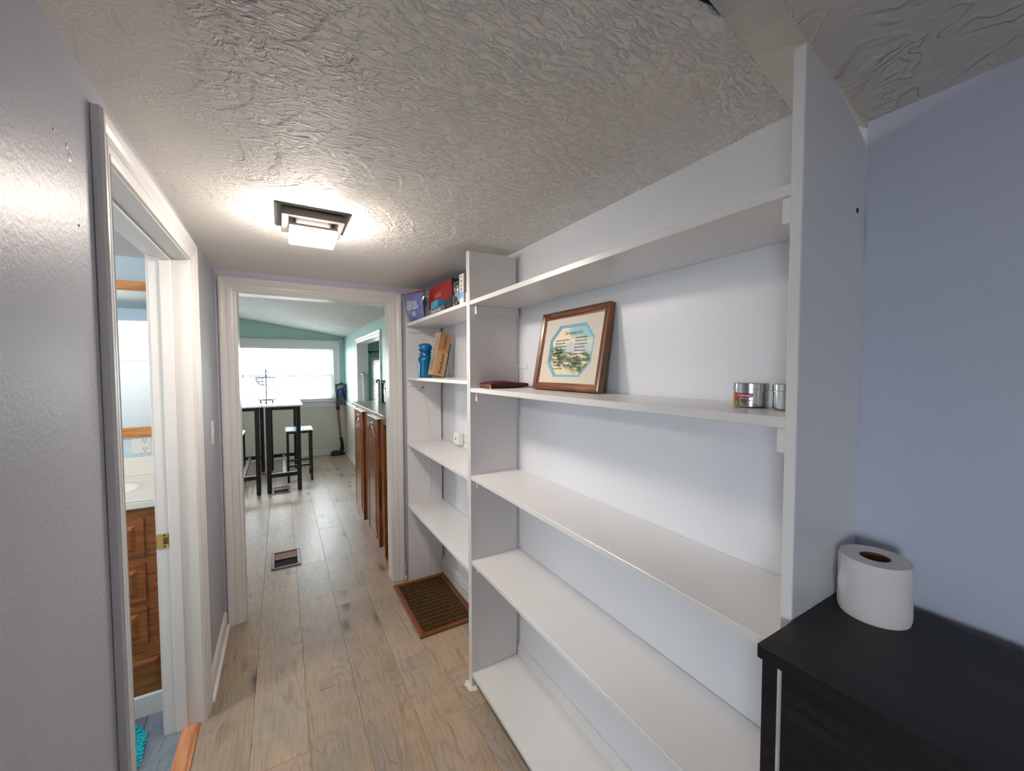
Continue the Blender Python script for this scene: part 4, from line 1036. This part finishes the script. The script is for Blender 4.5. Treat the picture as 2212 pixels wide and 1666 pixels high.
# ------------------------------------------------------------------ black cabinet with the toilet roll
bk = thing('black_cabinet', 'black stained wooden cabinet standing against the right wall', 'cabinet', (.84, -.1, 0))
CX0, CX1, CY0, CY1, CZ = .665, 1.002, -.62, .3432, 1.12
MB().box(CX0, CX1, CY0, CY1, CZ - .024, CZ, .002).build('top', M['black_wood'], bk)
def post(x, y): MB().box(x, x + .034, y, y + .026, 0, CZ - .0242, .0015).build('leg', M['black_wood'], bk)
MB().prism([(.680, .3185), (.680, .3415), (.716, .3415), (.716, .3375)], 0, CZ - .0242, 'z').build('leg', M['black_wood'], bk)
post(CX1 - .046, CY1 - .030); post(CX0 + .014, CY0 + .01); post(CX1 - .046, CY0 + .01)
MB().box(CX0 + .016, CX0 + .034, CY0 + .037, .3128, .07, CZ - .030, .001).build('door', M['black_wood'], bk)
MB().box(CX0 + .018, CX0 + .03, CY0 + .036, .3128, CZ - .0295, CZ - .0242).build('rail', M['black_wood'], bk)
MB().box(CX1 - .03, CX1 - .018, CY0 + .036, CY1 - .036, .07, CZ - .0242).build('back_panel', M['black_wood'], bk)
MB().box(CX0 + .05, CX1 - .05, CY0 + .012, CY0 + .03, .07, CZ - .0242).build('side_panel', M['black_wood'], bk)
MB().box(CX0 + .05, CX1 - .032, CY0 + .032, CY1 - .06, .09, .108).build('bottom_panel', M['black_wood'], bk)
tr = thing('toilet_roll', 'white toilet paper roll standing on the black cabinet', 'toilet paper', (.933, .279, CZ + .0002))
mb = MB(); R1, R0, HH = .0523, .0225, .105; seg = 72
def rollr(a, z):
    bump = .0065 * math.exp(-((((a - 2.38 + PI) % (2 * PI)) - PI) / .14) ** 2) * math.exp(-((z - .055) / .02) ** 2)
    return R1 * (1 + .010 * math.sin(2 * a + .6) + .004 * math.sin(9 * z / HH)) + bump - .0015 * (1 if abs(((a - 2.2 + PI) % (2*PI)) - PI) < .06 else 0)
prof = [(0, 0)] + [(1, HH * k / 14) for k in range(15)]
rings = []
rings.append([mb.bm.verts.new((R0 * math.cos(2*PI*k/seg), R0 * math.sin(2*PI*k/seg), .0)) for k in range(seg)])
for k_ in range(15):
    z = HH * k_ / 14; sc = .97 if k_ in (0, 14) else 1.0
    rings.append([mb.bm.verts.new((rollr(2*PI*k/seg, z) * sc * math.cos(2*PI*k/seg), rollr(2*PI*k/seg, z) * sc * math.sin(2*PI*k/seg), z)) for k in range(seg)])
rings.append([mb.bm.verts.new((R0 * math.cos(2*PI*k/seg), R0 * math.sin(2*PI*k/seg), HH)) for k in range(seg)])
rings.append(rings[0])
for a, b in zip(rings, rings[1:]):
    for k in range(seg): mb.bm.faces.new((a[k], a[(k+1) % seg], b[(k+1) % seg], b[k]))
mb.build('paper', M['paper'], tr, smooth=True, local=True, angle=50)
MB().lathe([(R0 - .0004, .0008), (R0 - .0004, HH - .0008), (R0 - .002, HH - .0008), (R0 - .002, .0008), (R0 - .0004, .0008)], seg=40).build('core', M['cardboard_core'], tr, smooth=True, local=True)

# ------------------------------------------------------------------ left wall
sw = thing('light_switch', 'white rocker light switch on the left wall by the kitchen doorway', 'switch', (-.33, 2.645, 1.235))
MB().box(-.3298, -.3245, 2.607, 2.683, 1.173, 1.297, .002).build('cover_plate', M['plastic_white'], sw)
MB().prism([(-.3245, 1.205), (-.3235, 1.205), (-.319, 1.238), (-.3225, 1.268), (-.3245, 1.268)], 2.628, 2.662, 'y', .0006).build('rocker', M['plastic_white'], sw)
n = MB().lathe([(0, .0015), (.0016, .0012), (.0024, 0)], seg=10, mtx=frame_mtx((-.3299, 1.088, 1.85), (0, 1, 0), (0, 0, 1))).build('nail_head', M['screw'], None, smooth=True)
tag(n, 'small dark nail head on the left wall beside the bathroom door casing', 'nail')
for i, (yy, zz, r_) in enumerate(((1.003, 1.986, .004), (1.052, 1.983, .006), (1.062, 1.966, .008))):
    n = MB().lathe([(0, .0011), (r_ * .5, .0009), (r_ * .85, .0004), (r_, 0)], seg=14, mtx=frame_mtx((-.3299, yy, zz), (0, 1, 0), (0, 0, 1))).build('filler_dab', M['paint_blue_gloss'], None, smooth=True)
    tag(n, ['tiny painted-over filler dab on the left wall, farthest from the door casing', 'middle-sized painted-over filler dab on the left wall, just above the largest', 'largest painted-over filler dab on the left wall'][i], 'filler dab', 'filler dabs on the left wall')

# ------------------------------------------------------------------ bathroom
vn = thing('vanity_cabinet', 'oak bathroom vanity with a column of raised-panel drawers', 'cabinet', (-.9, 2.6, 0))
MB().box(-1.35, -.466, 2.352, 2.37, .10, .954, .001).box(-1.35, -1.332, 2.37, 2.92, .1, .954).box(-.484, -.466, 2.37, 2.92, .1, .954).box(-1.332, -.484, 2.37, 2.92, .1, .118).build('carcass', M['oak'], vn)
rows = [(.737, .905), (.532, .704), (.331, .503), (.105, .287)]
for i, (a, b) in enumerate(rows):
    xr = -.551 if i < 3 else -.486
    d = MB().box(-.93, xr + .002, 2.345, 2.3518, a - .002, b + .002)
    raised_panel(d, -.93, xr, a, b, 2.3452, -1, .042, .009)
    d.build('drawer', M['oak'], vn)
    d = MB().box(-1.33, -.95, 2.345, 2.3518, a - .002, b + .002); raised_panel(d, -1.33, -.95, a, b, 2.3452, -1, .042, .009)
    d.build('drawer', M['oak'], vn)
vt = thing('washbasin', 'white cultured marble vanity top with a moulded oval basin', 'sink', (-.9, 2.6, .955))
def top(u, v):
    x = -1.36 + .894 * u; y = 2.331 + .598 * v
    d = math.hypot((x + .868) / .235, (y - 2.60) / .175)
    z = .990
    if d < 1: z -= .11 * (1 - d ** 2) ** .8 + .004
    elif d < 1.12: z += .004 * math.sin(PI * (d - 1) / .12)
    if v > .895: pass
    return Vector((x, y, z))
tb_ = MB().grid(top, 70, 50)
tb_.build('basin_top', M['porcelain'], vt, smooth=True)
MB().box(-1.36, -.466, 2.331, 2.349, .955, .9895, .006, 2).box(-1.36, -1.342, 2.349, 2.929, .955, .9895).build('front_edge', M['porcelain'], vt)
MB().box(-1.36, -.466, 2.905, 2.9298, .9895, 1.092, .005, 2).build('backsplash', M['porcelain'], vt)
mr_ = thing('wall_mirror', 'oak framed bathroom mirror on the far wall above the basin', 'mirror', (-.95, 2.93, 1.63))
mx0, mx1, mz0, mz1, fw_ = -1.42, -.48, 1.207, 2.056, .05
MB().box(mx0, mx1, 2.905, 2.9298, mz0, mz0 + fw_, .002).build('frame_rail', M['oak_light'], mr_)
MB().box(mx0, mx1, 2.905, 2.9298, mz1 - fw_, mz1, .002).build('frame_rail', M['oak_light'], mr_)
MB().box(mx0, mx0 + fw_, 2.905, 2.9298, mz0 + fw_, mz1 - fw_, .002).build('frame_stile', M['oak_light'], mr_)
MB().box(mx1 - fw_, mx1, 2.905, 2.9298, mz0 + fw_, mz1 - fw_, .002).build('frame_stile', M['oak_light'], mr_)
MB().box(mx0 + fw_, mx1 - fw_, 2.918, 2.9296, mz0 + fw_, mz1 - fw_).build('mirror_glass', M['mirror'], mr_)
go = thing('wall_outlet', 'white safety outlet under the bathroom mirror', 'outlet', (-.662, 2.93, 1.155))
MB().box(-.722, -.606, 2.9245, 2.9297, 1.108, 1.204, .002).build('cover_plate', M['plastic_white'], go)
s = MB().box(-.686, -.640, 2.9232, 2.9247, 1.116, 1.198, .001).build('socket', M['plastic_white'], go)
MB().box(-.672, -.670, 2.9228, 2.9234, 1.130, 1.142).box(-.660, -.658, 2.9228, 2.9234, 1.130, 1.142).box(-.667, -.663, 2.9228, 2.9234, 1.120, 1.125).box(-.672, -.670, 2.9228, 2.9234, 1.178, 1.190).box(-.660, -.658, 2.9228, 2.9234, 1.178, 1.190).box(-.667, -.663, 2.9228, 2.9234, 1.168, 1.173).build('slot', M['slot'], s)
MB().box(-.674, -.652, 2.9222, 2.9234, 1.150, 1.155).box(-.674, -.652, 2.9222, 2.9234, 1.158, 1.163).build('test_button', M['plastic_white'], s)
# the open six-panel door, seen in the mirror
dm = Matrix.Translation((-.482, 1.245, .012)) @ Matrix.Rotation(math.radians(180 + 14), 4, 'Z')
dd = thing('panel_door', 'white six-panel bathroom door standing open, seen in the mirror', 'door', mtx=dm)
mb = MB().box(.0, .905, -.017, .017, 0, 2.0)
for xa, xb in ((.11, .415), (.49, .795)):
    for za, zb in ((1.62, 1.87), (.98, 1.50), (.2, .86)):
        for s, y in ((1, .0172), (-1, -.0172)):
            pts0 = [(xa, za), (xb, za), (xb, zb), (xa, zb)]
            raised_panel(mb, xa, xb, za, zb, y, s, .03, .006)
mb.build('leaf', plain('white_door_paint', srgb(226, 232, 236), .35), dd, local=True)
for sgn in (1, -1):
    MB().lathe([(0, 0), (.03, 0), (.03, .004), (.012, .008), (.011, .03), (.024, .04), (.028, .055), (.02, .068), (0, .07)], seg=20, mtx=frame_mtx((.84, .017 * sgn, .95), (1, 0, 0), (0, 0, 1)) if sgn < 0 else frame_mtx((.84, .017, .95), (-1, 0, 0), (0, 0, 1))).build('knob', M['brass'], dd, local=True, smooth=True)
# chenille mat
bmt = thing('bath_mat', 'turquoise chenille bath mat on the bathroom floor', 'mat', (-.85, 2.1, 0))
def matout(a):
    return (-.86 + .335 * math.copysign(abs(math.cos(a)) ** .55, math.cos(a)), 2.06 + .26 * math.copysign(abs(math.sin(a)) ** .6, math.sin(a)))
mo = [matout(2 * PI * k / 48) for k in range(48)]
MB().prism(mo, .0003, .009, 'z').build('backing', M['teal_mat'], bmt)
tf = MB(); cnt = 0
rr = random.Random(3)
for i in range(76):
    for j in range(58):
        x = -1.2 + .7 * i / 75 + rr.uniform(-.004, .004); y = 1.79 + .54 * j / 57 + rr.uniform(-.004, .004)
        if ((abs(x + .86) / .335) ** 3.4 + (abs(y - 2.06) / .26) ** 3.4) > .99: continue
        dx, dy = .008 + rr.uniform(-.004, .004), rr.uniform(-.005, .005)
        tf.tube([(x, y, .006), (x + dx * .5, y + dy * .5, .016), (x + dx * 1.4, y + dy * 1.4, .0185)], .003, 4, True, [.0032, .0036, .0024])
to = tf.build('tufts', M['teal_mat'], bmt, smooth=True, angle=80); to['kind'] = 'stuff'

# ------------------------------------------------------------------ kitchen: bar tables and stools
def bar_table(x0, x1, label):
    r = thing('bar_table', label, 'table', ((x0 + x1) / 2, 6.48, 0), 0, 'bar tables pushed together')
    y0, y1, lw, ht = 5.80, 7.19, .05, 1.125
    MB().box(x0 - .030, x1 + .030, y0 - .022, y1 + .022, ht - .018, ht, .002).build('table_top', M['table_top'], r)
    for x in (x0, x1 - lw):
        for y in (y0, y1 - lw):
            lg = MB().box(x, x + lw, y, y + lw, .012, ht - .0185, .002).build('leg', M['black'], r)
            MB().lathe([(0, .0005), (.014, .0005), (.016, .004), (.016, .012), (0, .0122)], (x + lw / 2, y + lw / 2, 0), 14).build('foot', M['black_plastic'], lg)
    for y in (y0 + .008, y1 - lw + .008):
        MB().box(x0 + lw, x1 - lw, y, y + .034, ht - .06, ht - .019).build('apron', M['black'], r)
        MB().box(x0 + lw, x1 - lw, y, y + .034, .205, .255).build('stretcher', M['black'], r)
    for x in (x0 + .008, x1 - lw + .008):
        MB().box(x, x + .034, y0 + lw, y1 - lw, ht - .06, ht - .019).build('apron', M['black'], r)
    xm = (x0 + x1) / 2
    MB().box(xm - .02, xm + .02, y0 + .042, y1 - .042, .212, .248).build('stretcher', M['black'], r)
    return r
bar_table(-.182, .204, 'white-topped bar table with black metal legs, the right one of the pair')
bar_table(-.632, -.247, 'white-topped bar table with black metal legs, cut off by the door frame')
def bar_stool():
    r = thing('bar_stool', 'black bar stool with a pale seat pulled up under the right bar table', 'stool', (.205, 6.48, 0), 0, 'bar stools at the tables')
    hx, hy, lw, ht = .16, .215, .028, .728
    MB().box(-hx - .012, hx + .012, -hy - .01, hy + .01, ht - .014, ht, .002).build('seat', M['table_top'], r, local=True)
    for sx in (-1, 1):
        for sy in (-1, 1):
            x, y = sx * (hx - lw / 2), sy * (hy - lw / 2)
            MB().box(x - lw/2, x + lw/2, y - lw/2, y + lw/2, .0005, ht - .0145, .0015).build('leg', M['black'], r, local=True)
    for sy in (-1, 1):
        y = sy * (hy - lw / 2)
        MB().box(-hx + lw, hx - lw, y - .01, y + .01, ht - .046, ht - .015).build('seat_rail', M['black'], r, local=True)
        MB().box(-hx + lw, hx - lw, y - .01, y + .01, .215, .24).build('stretcher', M['black'], r, local=True)
    for sx in (-1, 1):
        x = sx * (hx - lw / 2)
        MB().box(x - .01, x + .01, -hy + lw, hy - lw, ht - .046, ht - .015).build('seat_rail', M['black'], r, local=True)
        MB().box(x - .01, x + .01, -hy + lw, hy - lw, .12, .145).build('stretcher', M['black'], r, local=True)
    return r
s0 = bar_stool()
dup(s0, (-.620, 6.45, 0), 0, 'black bar stool partly hidden by the door frame, under the left bar table')

# two-tier wire basket
fb_ = thing('fruit_basket', 'two-tier dark wire basket standing on the bar tables', 'basket', (-.182, 6.40, 1.125))
MB().tube([(0, 0, .03), (0, 0, .435)], .007, 8).lathe([(0, .425), (.009, .43), (.011, .44), (.006, .449), (0, .451)], seg=14).build('post', M['wire_dark'], fb_, local=True, smooth=True)
def tier(z0, z1, r0, r1, name):
    mb = MB().ring((0, 0, z0), r0, .0045, 28, 6).ring((0, 0, z1), r1, .0045, 32, 6).ring((0, 0, (z0 + z1) / 2), r0 + (r1 - r0) * .72, .0022, 28, 5)
    for k in range(16):
        a = 2 * PI * k / 16
        mb.tube([((r0 + (r1 - r0) * math.sin(t * PI / 2)) * math.cos(a), (r0 + (r1 - r0) * math.sin(t * PI / 2)) * math.sin(a), z0 + (z1 - z0) * (1 - math.cos(t * PI / 2))) for t in (0, .25, .5, .75, 1)], .0024, 5)
    for k in range(4):
        a = PI * k / 4; mb.tube([(-r0 * math.cos(a), -r0 * math.sin(a), z0), (r0 * math.cos(a), r0 * math.sin(a), z0)], .0016, 5)
    mb.build(name, M['wire_dark'], fb_, local=True, smooth=True)
tier(.035, .14, .08, .16, 'wire_bowl'); tier(.242, .342, .05, .122, 'wire_bowl')
for k in range(3):
    a = 2 * PI * k / 3 + .5
    MB().tube([(.08 * math.cos(a), .08 * math.sin(a), .035), (.082 * math.cos(a), .082 * math.sin(a), .01)], .006, 8).lathe([(0, .0005), (.011, .0005), (.012, .008), (.008, .016), (0, .017)], (.082 * math.cos(a), .082 * math.sin(a), 0), 12).build('foot', M['wire_dark'], fb_, local=True)

# cordless vacuum leaning in the corner
vc = thing('stick_vacuum', 'grey and blue cordless stick vacuum leaning in the kitchen corner', 'vacuum cleaner', (.87, 7.93, 0))
yv = 7.93
MB().prism([(.752, .001), (.985, .001), (.995, .02), (.985, .05), (.93, .075), (.80, .085), (.765, .06), (.75, .03)], yv - .10, yv + .02, 'y', .012).build('floor_head', M['black_plastic'], vc)
MB().box(.80, .88, yv - .1035, yv - .098, .018, .055, .002).build('bumper', M['vac_grey'], vc)
MB().tube([(.935, yv - .03, .06), (.955, yv - .03, .12), (.952, yv - .03, .2), (.936, yv - .03, .32)], .026, 12, True, [.034, .036, .03, .026]).box(.898, .935, yv - .05, yv - .01, .296, .318, .004).build('neck', M['black_plastic'], vc, smooth=True)
MB().tube([(.934, yv - .03, .31), (.893, yv - .03, .86)], .0235, 16).build('wand', M['vac_silver'], vc, smooth=True)
MB().tube([(.896, yv - .03, .835), (.891, yv - .03, .905)], .031, 14).build('collar', M['black_plastic'], vc, smooth=True)
MB().tube([(.889, yv - .03, .90), (.862, yv - .03, 1.29)], .026, 14).build('main_tube', M['vac_grey'], vc, smooth=True)
MB().tube([(.856, yv - .03, 1.285), (.91, yv - .03, 1.30), (.97, yv - .03, 1.318), (1.012, yv - .03, 1.30), (1.022, yv - .03, 1.22), (1.005, yv - .03, 1.15), (.96, yv - .03, 1.12), (.885, yv - .03, 1.12)], .02, 12, True, [.018, .02, .024, .027, .03, .028, .026, .022]).build('handle', M['vac_grey'], vc, smooth=True)
MB().lathe([(0, 1.10), (.055, 1.10), (.055, 1.2), (.04, 1.235), (0, 1.24)], (.948, yv - .03, 0), 24).build('motor_housing', M['vac_blue'], vc, smooth=True)
MB().box(.905, .985, yv - .06, yv - .0, 1.235, 1.27, .008).build('battery', M['vac_silver'], vc)
MB().lathe([(0, .92), (.06, .925), (.066, .95), (.066, 1.055), (.06, 1.06)], (.968, yv - .03, 0), 24).build('dust_bin', M['bin'], vc, smooth=True)
MB().lathe([(0, 1.06), (.067, 1.06), (.067, 1.102), (0, 1.102)], (.968, yv - .03, 0), 24).build('bin_collar', M['vac_blue'], vc, smooth=True)
MB().lathe([(0, .935), (.03, .935), (.034, 1.05), (0, 1.055)], (.968, yv - .03, 0), 20).build('filter', M['vac_silver'], vc, smooth=True)
MB().box(.898, .91, yv - .05, yv - .01, .915, 1.03, .003).build('release_catch', M['vac_yellow'], vc)

# kitchen cabinet run along the right
kc = thing('kitchen_cabinet', 'tall reddish-brown base cabinet with arched doors beyond the doorway', 'cabinet', (.87, 3.8, 0))
KX = .69
MB().box(KX + .02, 1.0398, 3.215, 4.54, .06, 1.194).box(KX + .02, 1.0398, 3.056, 3.074, .0, 1.194).box(KX + .02, 1.0398, 3.056, 3.215, .0, .06).box(1.02, 1.0398, 3.074, 3.215, .06, 1.194).build('carcass', M['cherry'], kc)
FF = MB().box(KX, KX + .0198, 3.215, 3.34, .0005, 1.194, .001).box(KX, KX + .0198, 3.765, 3.895, .0005, 1.194, .001).box(KX, KX + .0198, 3.90, 4.035, .0005, 1.194, .001).box(KX, KX + .0198, 4.49, 4.545, .0005, 1.194, .001)
FF.box(KX, KX + .0198, 3.34, 3.765, 1.135, 1.194).box(KX, KX + .0198, 4.035, 4.49, 1.135, 1.194).box(KX, KX + .0198, 3.34, 3.765, .0005, .10).box(KX, KX + .0198, 4.035, 4.49, .0005, .10).box(KX, KX + .0198, 3.056, 3.078, .0005, 1.194).box(KX, KX + .0198, 3.078, 3.215, 1.14, 1.194).box(KX, KX + .0198, 3.078, 3.215, .0005, .06)
FF.build('face_frame', M['cherry'], kc)
MB().box(1.015, 1.0195, 3.074, 3.214, .06, 1.19).build('bay_shade_panel', M['bay_shade'], kc)  # dark sheet painting the shade at the back of the bay
def kdoor(y0, y1, z0, z1):
    mb = MB().box(KX - .0215, KX - .0005, y0, y1, z0, z1, .004)
    d = mb.build('door', M['cherry'], kc)
    pm_ = MB(); raised_panel(pm_, y0 + .06, y1 - .06, z0 + .065, z1 - .055, KX - .0217, -1, .04, .006, .075, axis='x')
    pm_.build('raised_panel', M['cherry'], d)
    # arched groove round the field
    fr = MB(); n = 14; ya, yb = y0 + .055, y1 - .055; zt = z1 - .055 - .075
    pts = [(KX - .0222, ya, z0 + .06), (KX - .0222, ya, zt)] + [(KX - .0222, ya + (yb - ya) * k / n, zt + .08 * math.sin(PI * k / n) ** 1.5) for k in range(1, n)] + [(KX - .0222, yb, zt), (KX - .0222, yb, z0 + .06), (KX - .0222, ya, z0 + .06)]
    fr.tube(pts, .0035, 6).build('bead', M['cherry'], d, smooth=True)
    MB().box(KX - .0225, KX + .0, y0 - .0005, y1 + .0005, z1 - .022, z1 + .0005, .003).build('top_moulding', M['cherry'], d)
kdoor(3.335, 3.77, .095, 1.165); kdoor(4.03, 4.495, .095, 1.165)
ct_ = thing('countertop', 'grey-beige laminate countertop on the kitchen cabinet', 'countertop', (.85, 3.8, 1.195))
MB().box(.655, 1.0398, 3.052, 4.56, 1.1945, 1.226, .004, 2).build('slab', M['laminate'], ct_)
pb_ = thing('slim_carton', 'pale green slim carton standing on the countertop', 'box', (.93, 4.36, 1.226))
MB().box(.895, .985, 4.37, 4.41, 1.2263, 1.455, .002).build('carton', M['pale_green_card'], pb_)
gb_ = thing('dark_carton', 'dark green carton with pale print on the countertop', 'box', (.93, 4.30, 1.226))
MB().box(.91, 1.0, 4.30, 4.36, 1.2263, 1.46, .002).build('carton', M['dark_green_card'], gb_)
ln = MB()
for k in range(7): ln.box(.9285, .9735, 4.2988, 4.2997, 1.26 + .022 * k, 1.266 + .022 * k)
ln.box(.925, .98, 4.2988, 4.2997, 1.43, 1.45)
ln.build('printing', M['pale_green_card'], gb_)
jar2 = thing('clear_jar', 'clear jar with a red heart-shaped lid tag on the countertop', 'jar', (.955, 4.2, 1.226))
MB().lathe([(0, .0005), (.038, .0005), (.04, .004), (.04, .15), (.034, .165), (.034, .175), (.031, .175), (.031, .16), (.037, .148), (.037, .006), (0, .005)], (.955, 4.205, 1.226), 28).build('body', M['blister'], jar2, smooth=True)
MB().lathe([(0, .175), (.036, .175), (.036, .2), (.03, .205), (0, .206)], (.955, 4.205, 1.226), 28).build('lid', M['plastic_white'], jar2, smooth=True)
hp = [(0, -.024), (.022, .0), (.024, .012), (.014, .02), (.004, .016), (0, .01), (-.004, .016), (-.014, .02), (-.024, .012), (-.022, 0)]
MB().prism([(.945 + a, 1.375 + b) for a, b in hp], 4.152, 4.162, 'y', .002).build('heart_tag', M['red_heart'], jar2)
MB().lathe([(0, .004), (.03, .004), (.03, .09), (0, .1)], (.955, 4.205, 1.226), 20).build('contents', M['white_card'], jar2, smooth=True)
gbar = thing('hanging_rod', 'white rod hanging from a round hook on the pass-through jamb', 'rod', (1.115, 6.57, 1.05))
MB().ring((0, 0, 0), .026, .008, 24, 8)
rg = MB(); rg.lathe([(0, 0), (.034, 0), (.034, .006), (.022, .012), (.012, .026), (0, .027)], seg=24, mtx=frame_mtx((1.115, 6.585, 1.50), (1, 0, 0), (0, 0, 1)))
rg.build('hook', M['chrome'], gbar, smooth=True)
MB().tube([(1.117, 6.55, 1.515), (1.117, 6.548, 1.49), (1.128, 6.548, 1.03)], .017, 14).build('rod', M['plastic_white'], gbar, smooth=True)
cr_ = thing('curtain_rod', 'black curtain rod above the side-room window', 'curtain rod', (1.9, 8.0, 1.92))
MB().tube([(1.47, 7.97, 1.92), (2.5, 7.97, 1.92)], .011, 10).build('pole', M['black'], cr_)
MB().lathe([(0, -.02), (.016, -.015), (.02, 0), (.016, .015), (0, .02)], seg=14, mtx=frame_mtx((1.46, 7.97, 1.92), (0, 1, 0), (0, 0, 1))).build('finial', M['black'], cr_, smooth=True)
MB().box(1.50, 1.515, 7.97, 8.049, 1.895, 1.91).box(1.495, 1.52, 8.044, 8.05, 1.875, 1.93).build('bracket', M['black'], cr_)
lp = thing('globe_stand', 'small round black object on a stand before the side-room window', 'ornament', (1.665, 7.8, 0))
MB().lathe([(0, .001), (.14, .001), (.14, .02), (.02, .03), (.015, 1.0), (.035, 1.02), (.035, 1.1), (0, 1.1)], (1.625, 7.85, 0), 18).build('stand', M['vac_grey'], lp, smooth=True)
MB().lathe([(0, -.06), (.03, -.05), (.055, -.02), (.06, 0), (.052, .03), (.03, .052), (0, .06)], (1.625, 7.85, 1.34), 20).tube([(1.625, 7.85, 1.1), (1.625, 7.85, 1.3)], .01, 8).build('globe', M['black_plastic'], lp, smooth=True)

# ------------------------------------------------------------------ outside, seen blown-out through the blinds
hs = thing('neighbour_house', 'pale house with a grey roof far outside the kitchen window', 'house', (-1.0, 26, -.6))
MB().box(-7, 3.5, 25, 31, -.6, 2.2).build('wall', M['siding'], hs)
MB().prism([(-7.5, 2.15), (4.0, 2.15), (-1.75, 4.0)], 24.7, 31.3, 'y').build('roof', M['roofing'], hs)
for x in (-4.5, -1.2, 1.5):
    wf = MB().box(x - .5, x + .5, 24.95, 25.0, .5, 1.6).build('window', M['white'], hs); MB().box(x - .42, x + .42, 24.94, 24.96, .58, 1.52).build('pane', M['vac_grey'], wf)
def tree(x, y, h, s, label):
    t_ = thing('tree', label, 'tree', (x, y, -.6), 0, 'trees outside the kitchen window')
    MB().tube([(x, y, -.6), (x + .1, y, h * .4), (x, y, h * .75)], .15, 8, True, [.2, .15, .07]).build('trunk', M['bark'], t_)
    lf = MB(); q = random.Random(int(x * 10) + 50)
    for k in range(700):
        a, b = q.uniform(0, 2 * PI), q.uniform(-1, 1); rr_ = s * q.uniform(.3, 1) ** .5
        c = Vector((x + rr_ * math.cos(a) * math.sqrt(1 - b * b), y + rr_ * math.sin(a) * math.sqrt(1 - b * b), h * .8 + rr_ * b * .8))
        u = Vector((q.uniform(-1, 1), q.uniform(-1, 1), q.uniform(-1, 1)))* .0 + Vector((q.uniform(-1, 1), q.uniform(-1, 1), q.uniform(-1, 1))).normalized() * .11; v = u.cross(Vector((q.uniform(-1, 1), 1, q.uniform(-1, 1)))).normalized() * .06
        lf.poly([c - u, c - v, c + u, c + v])
    o = lf.build('foliage', M['foliage'], t_); o['kind'] = 'stuff'
tree(.4, 21, 4.2, 1.25, 'leafy tree outside the kitchen window, right of the upper sash')
tree(-2.4, 22.5, 4.0, 1.0, 'smaller leafy tree outside the kitchen window, left of the other')
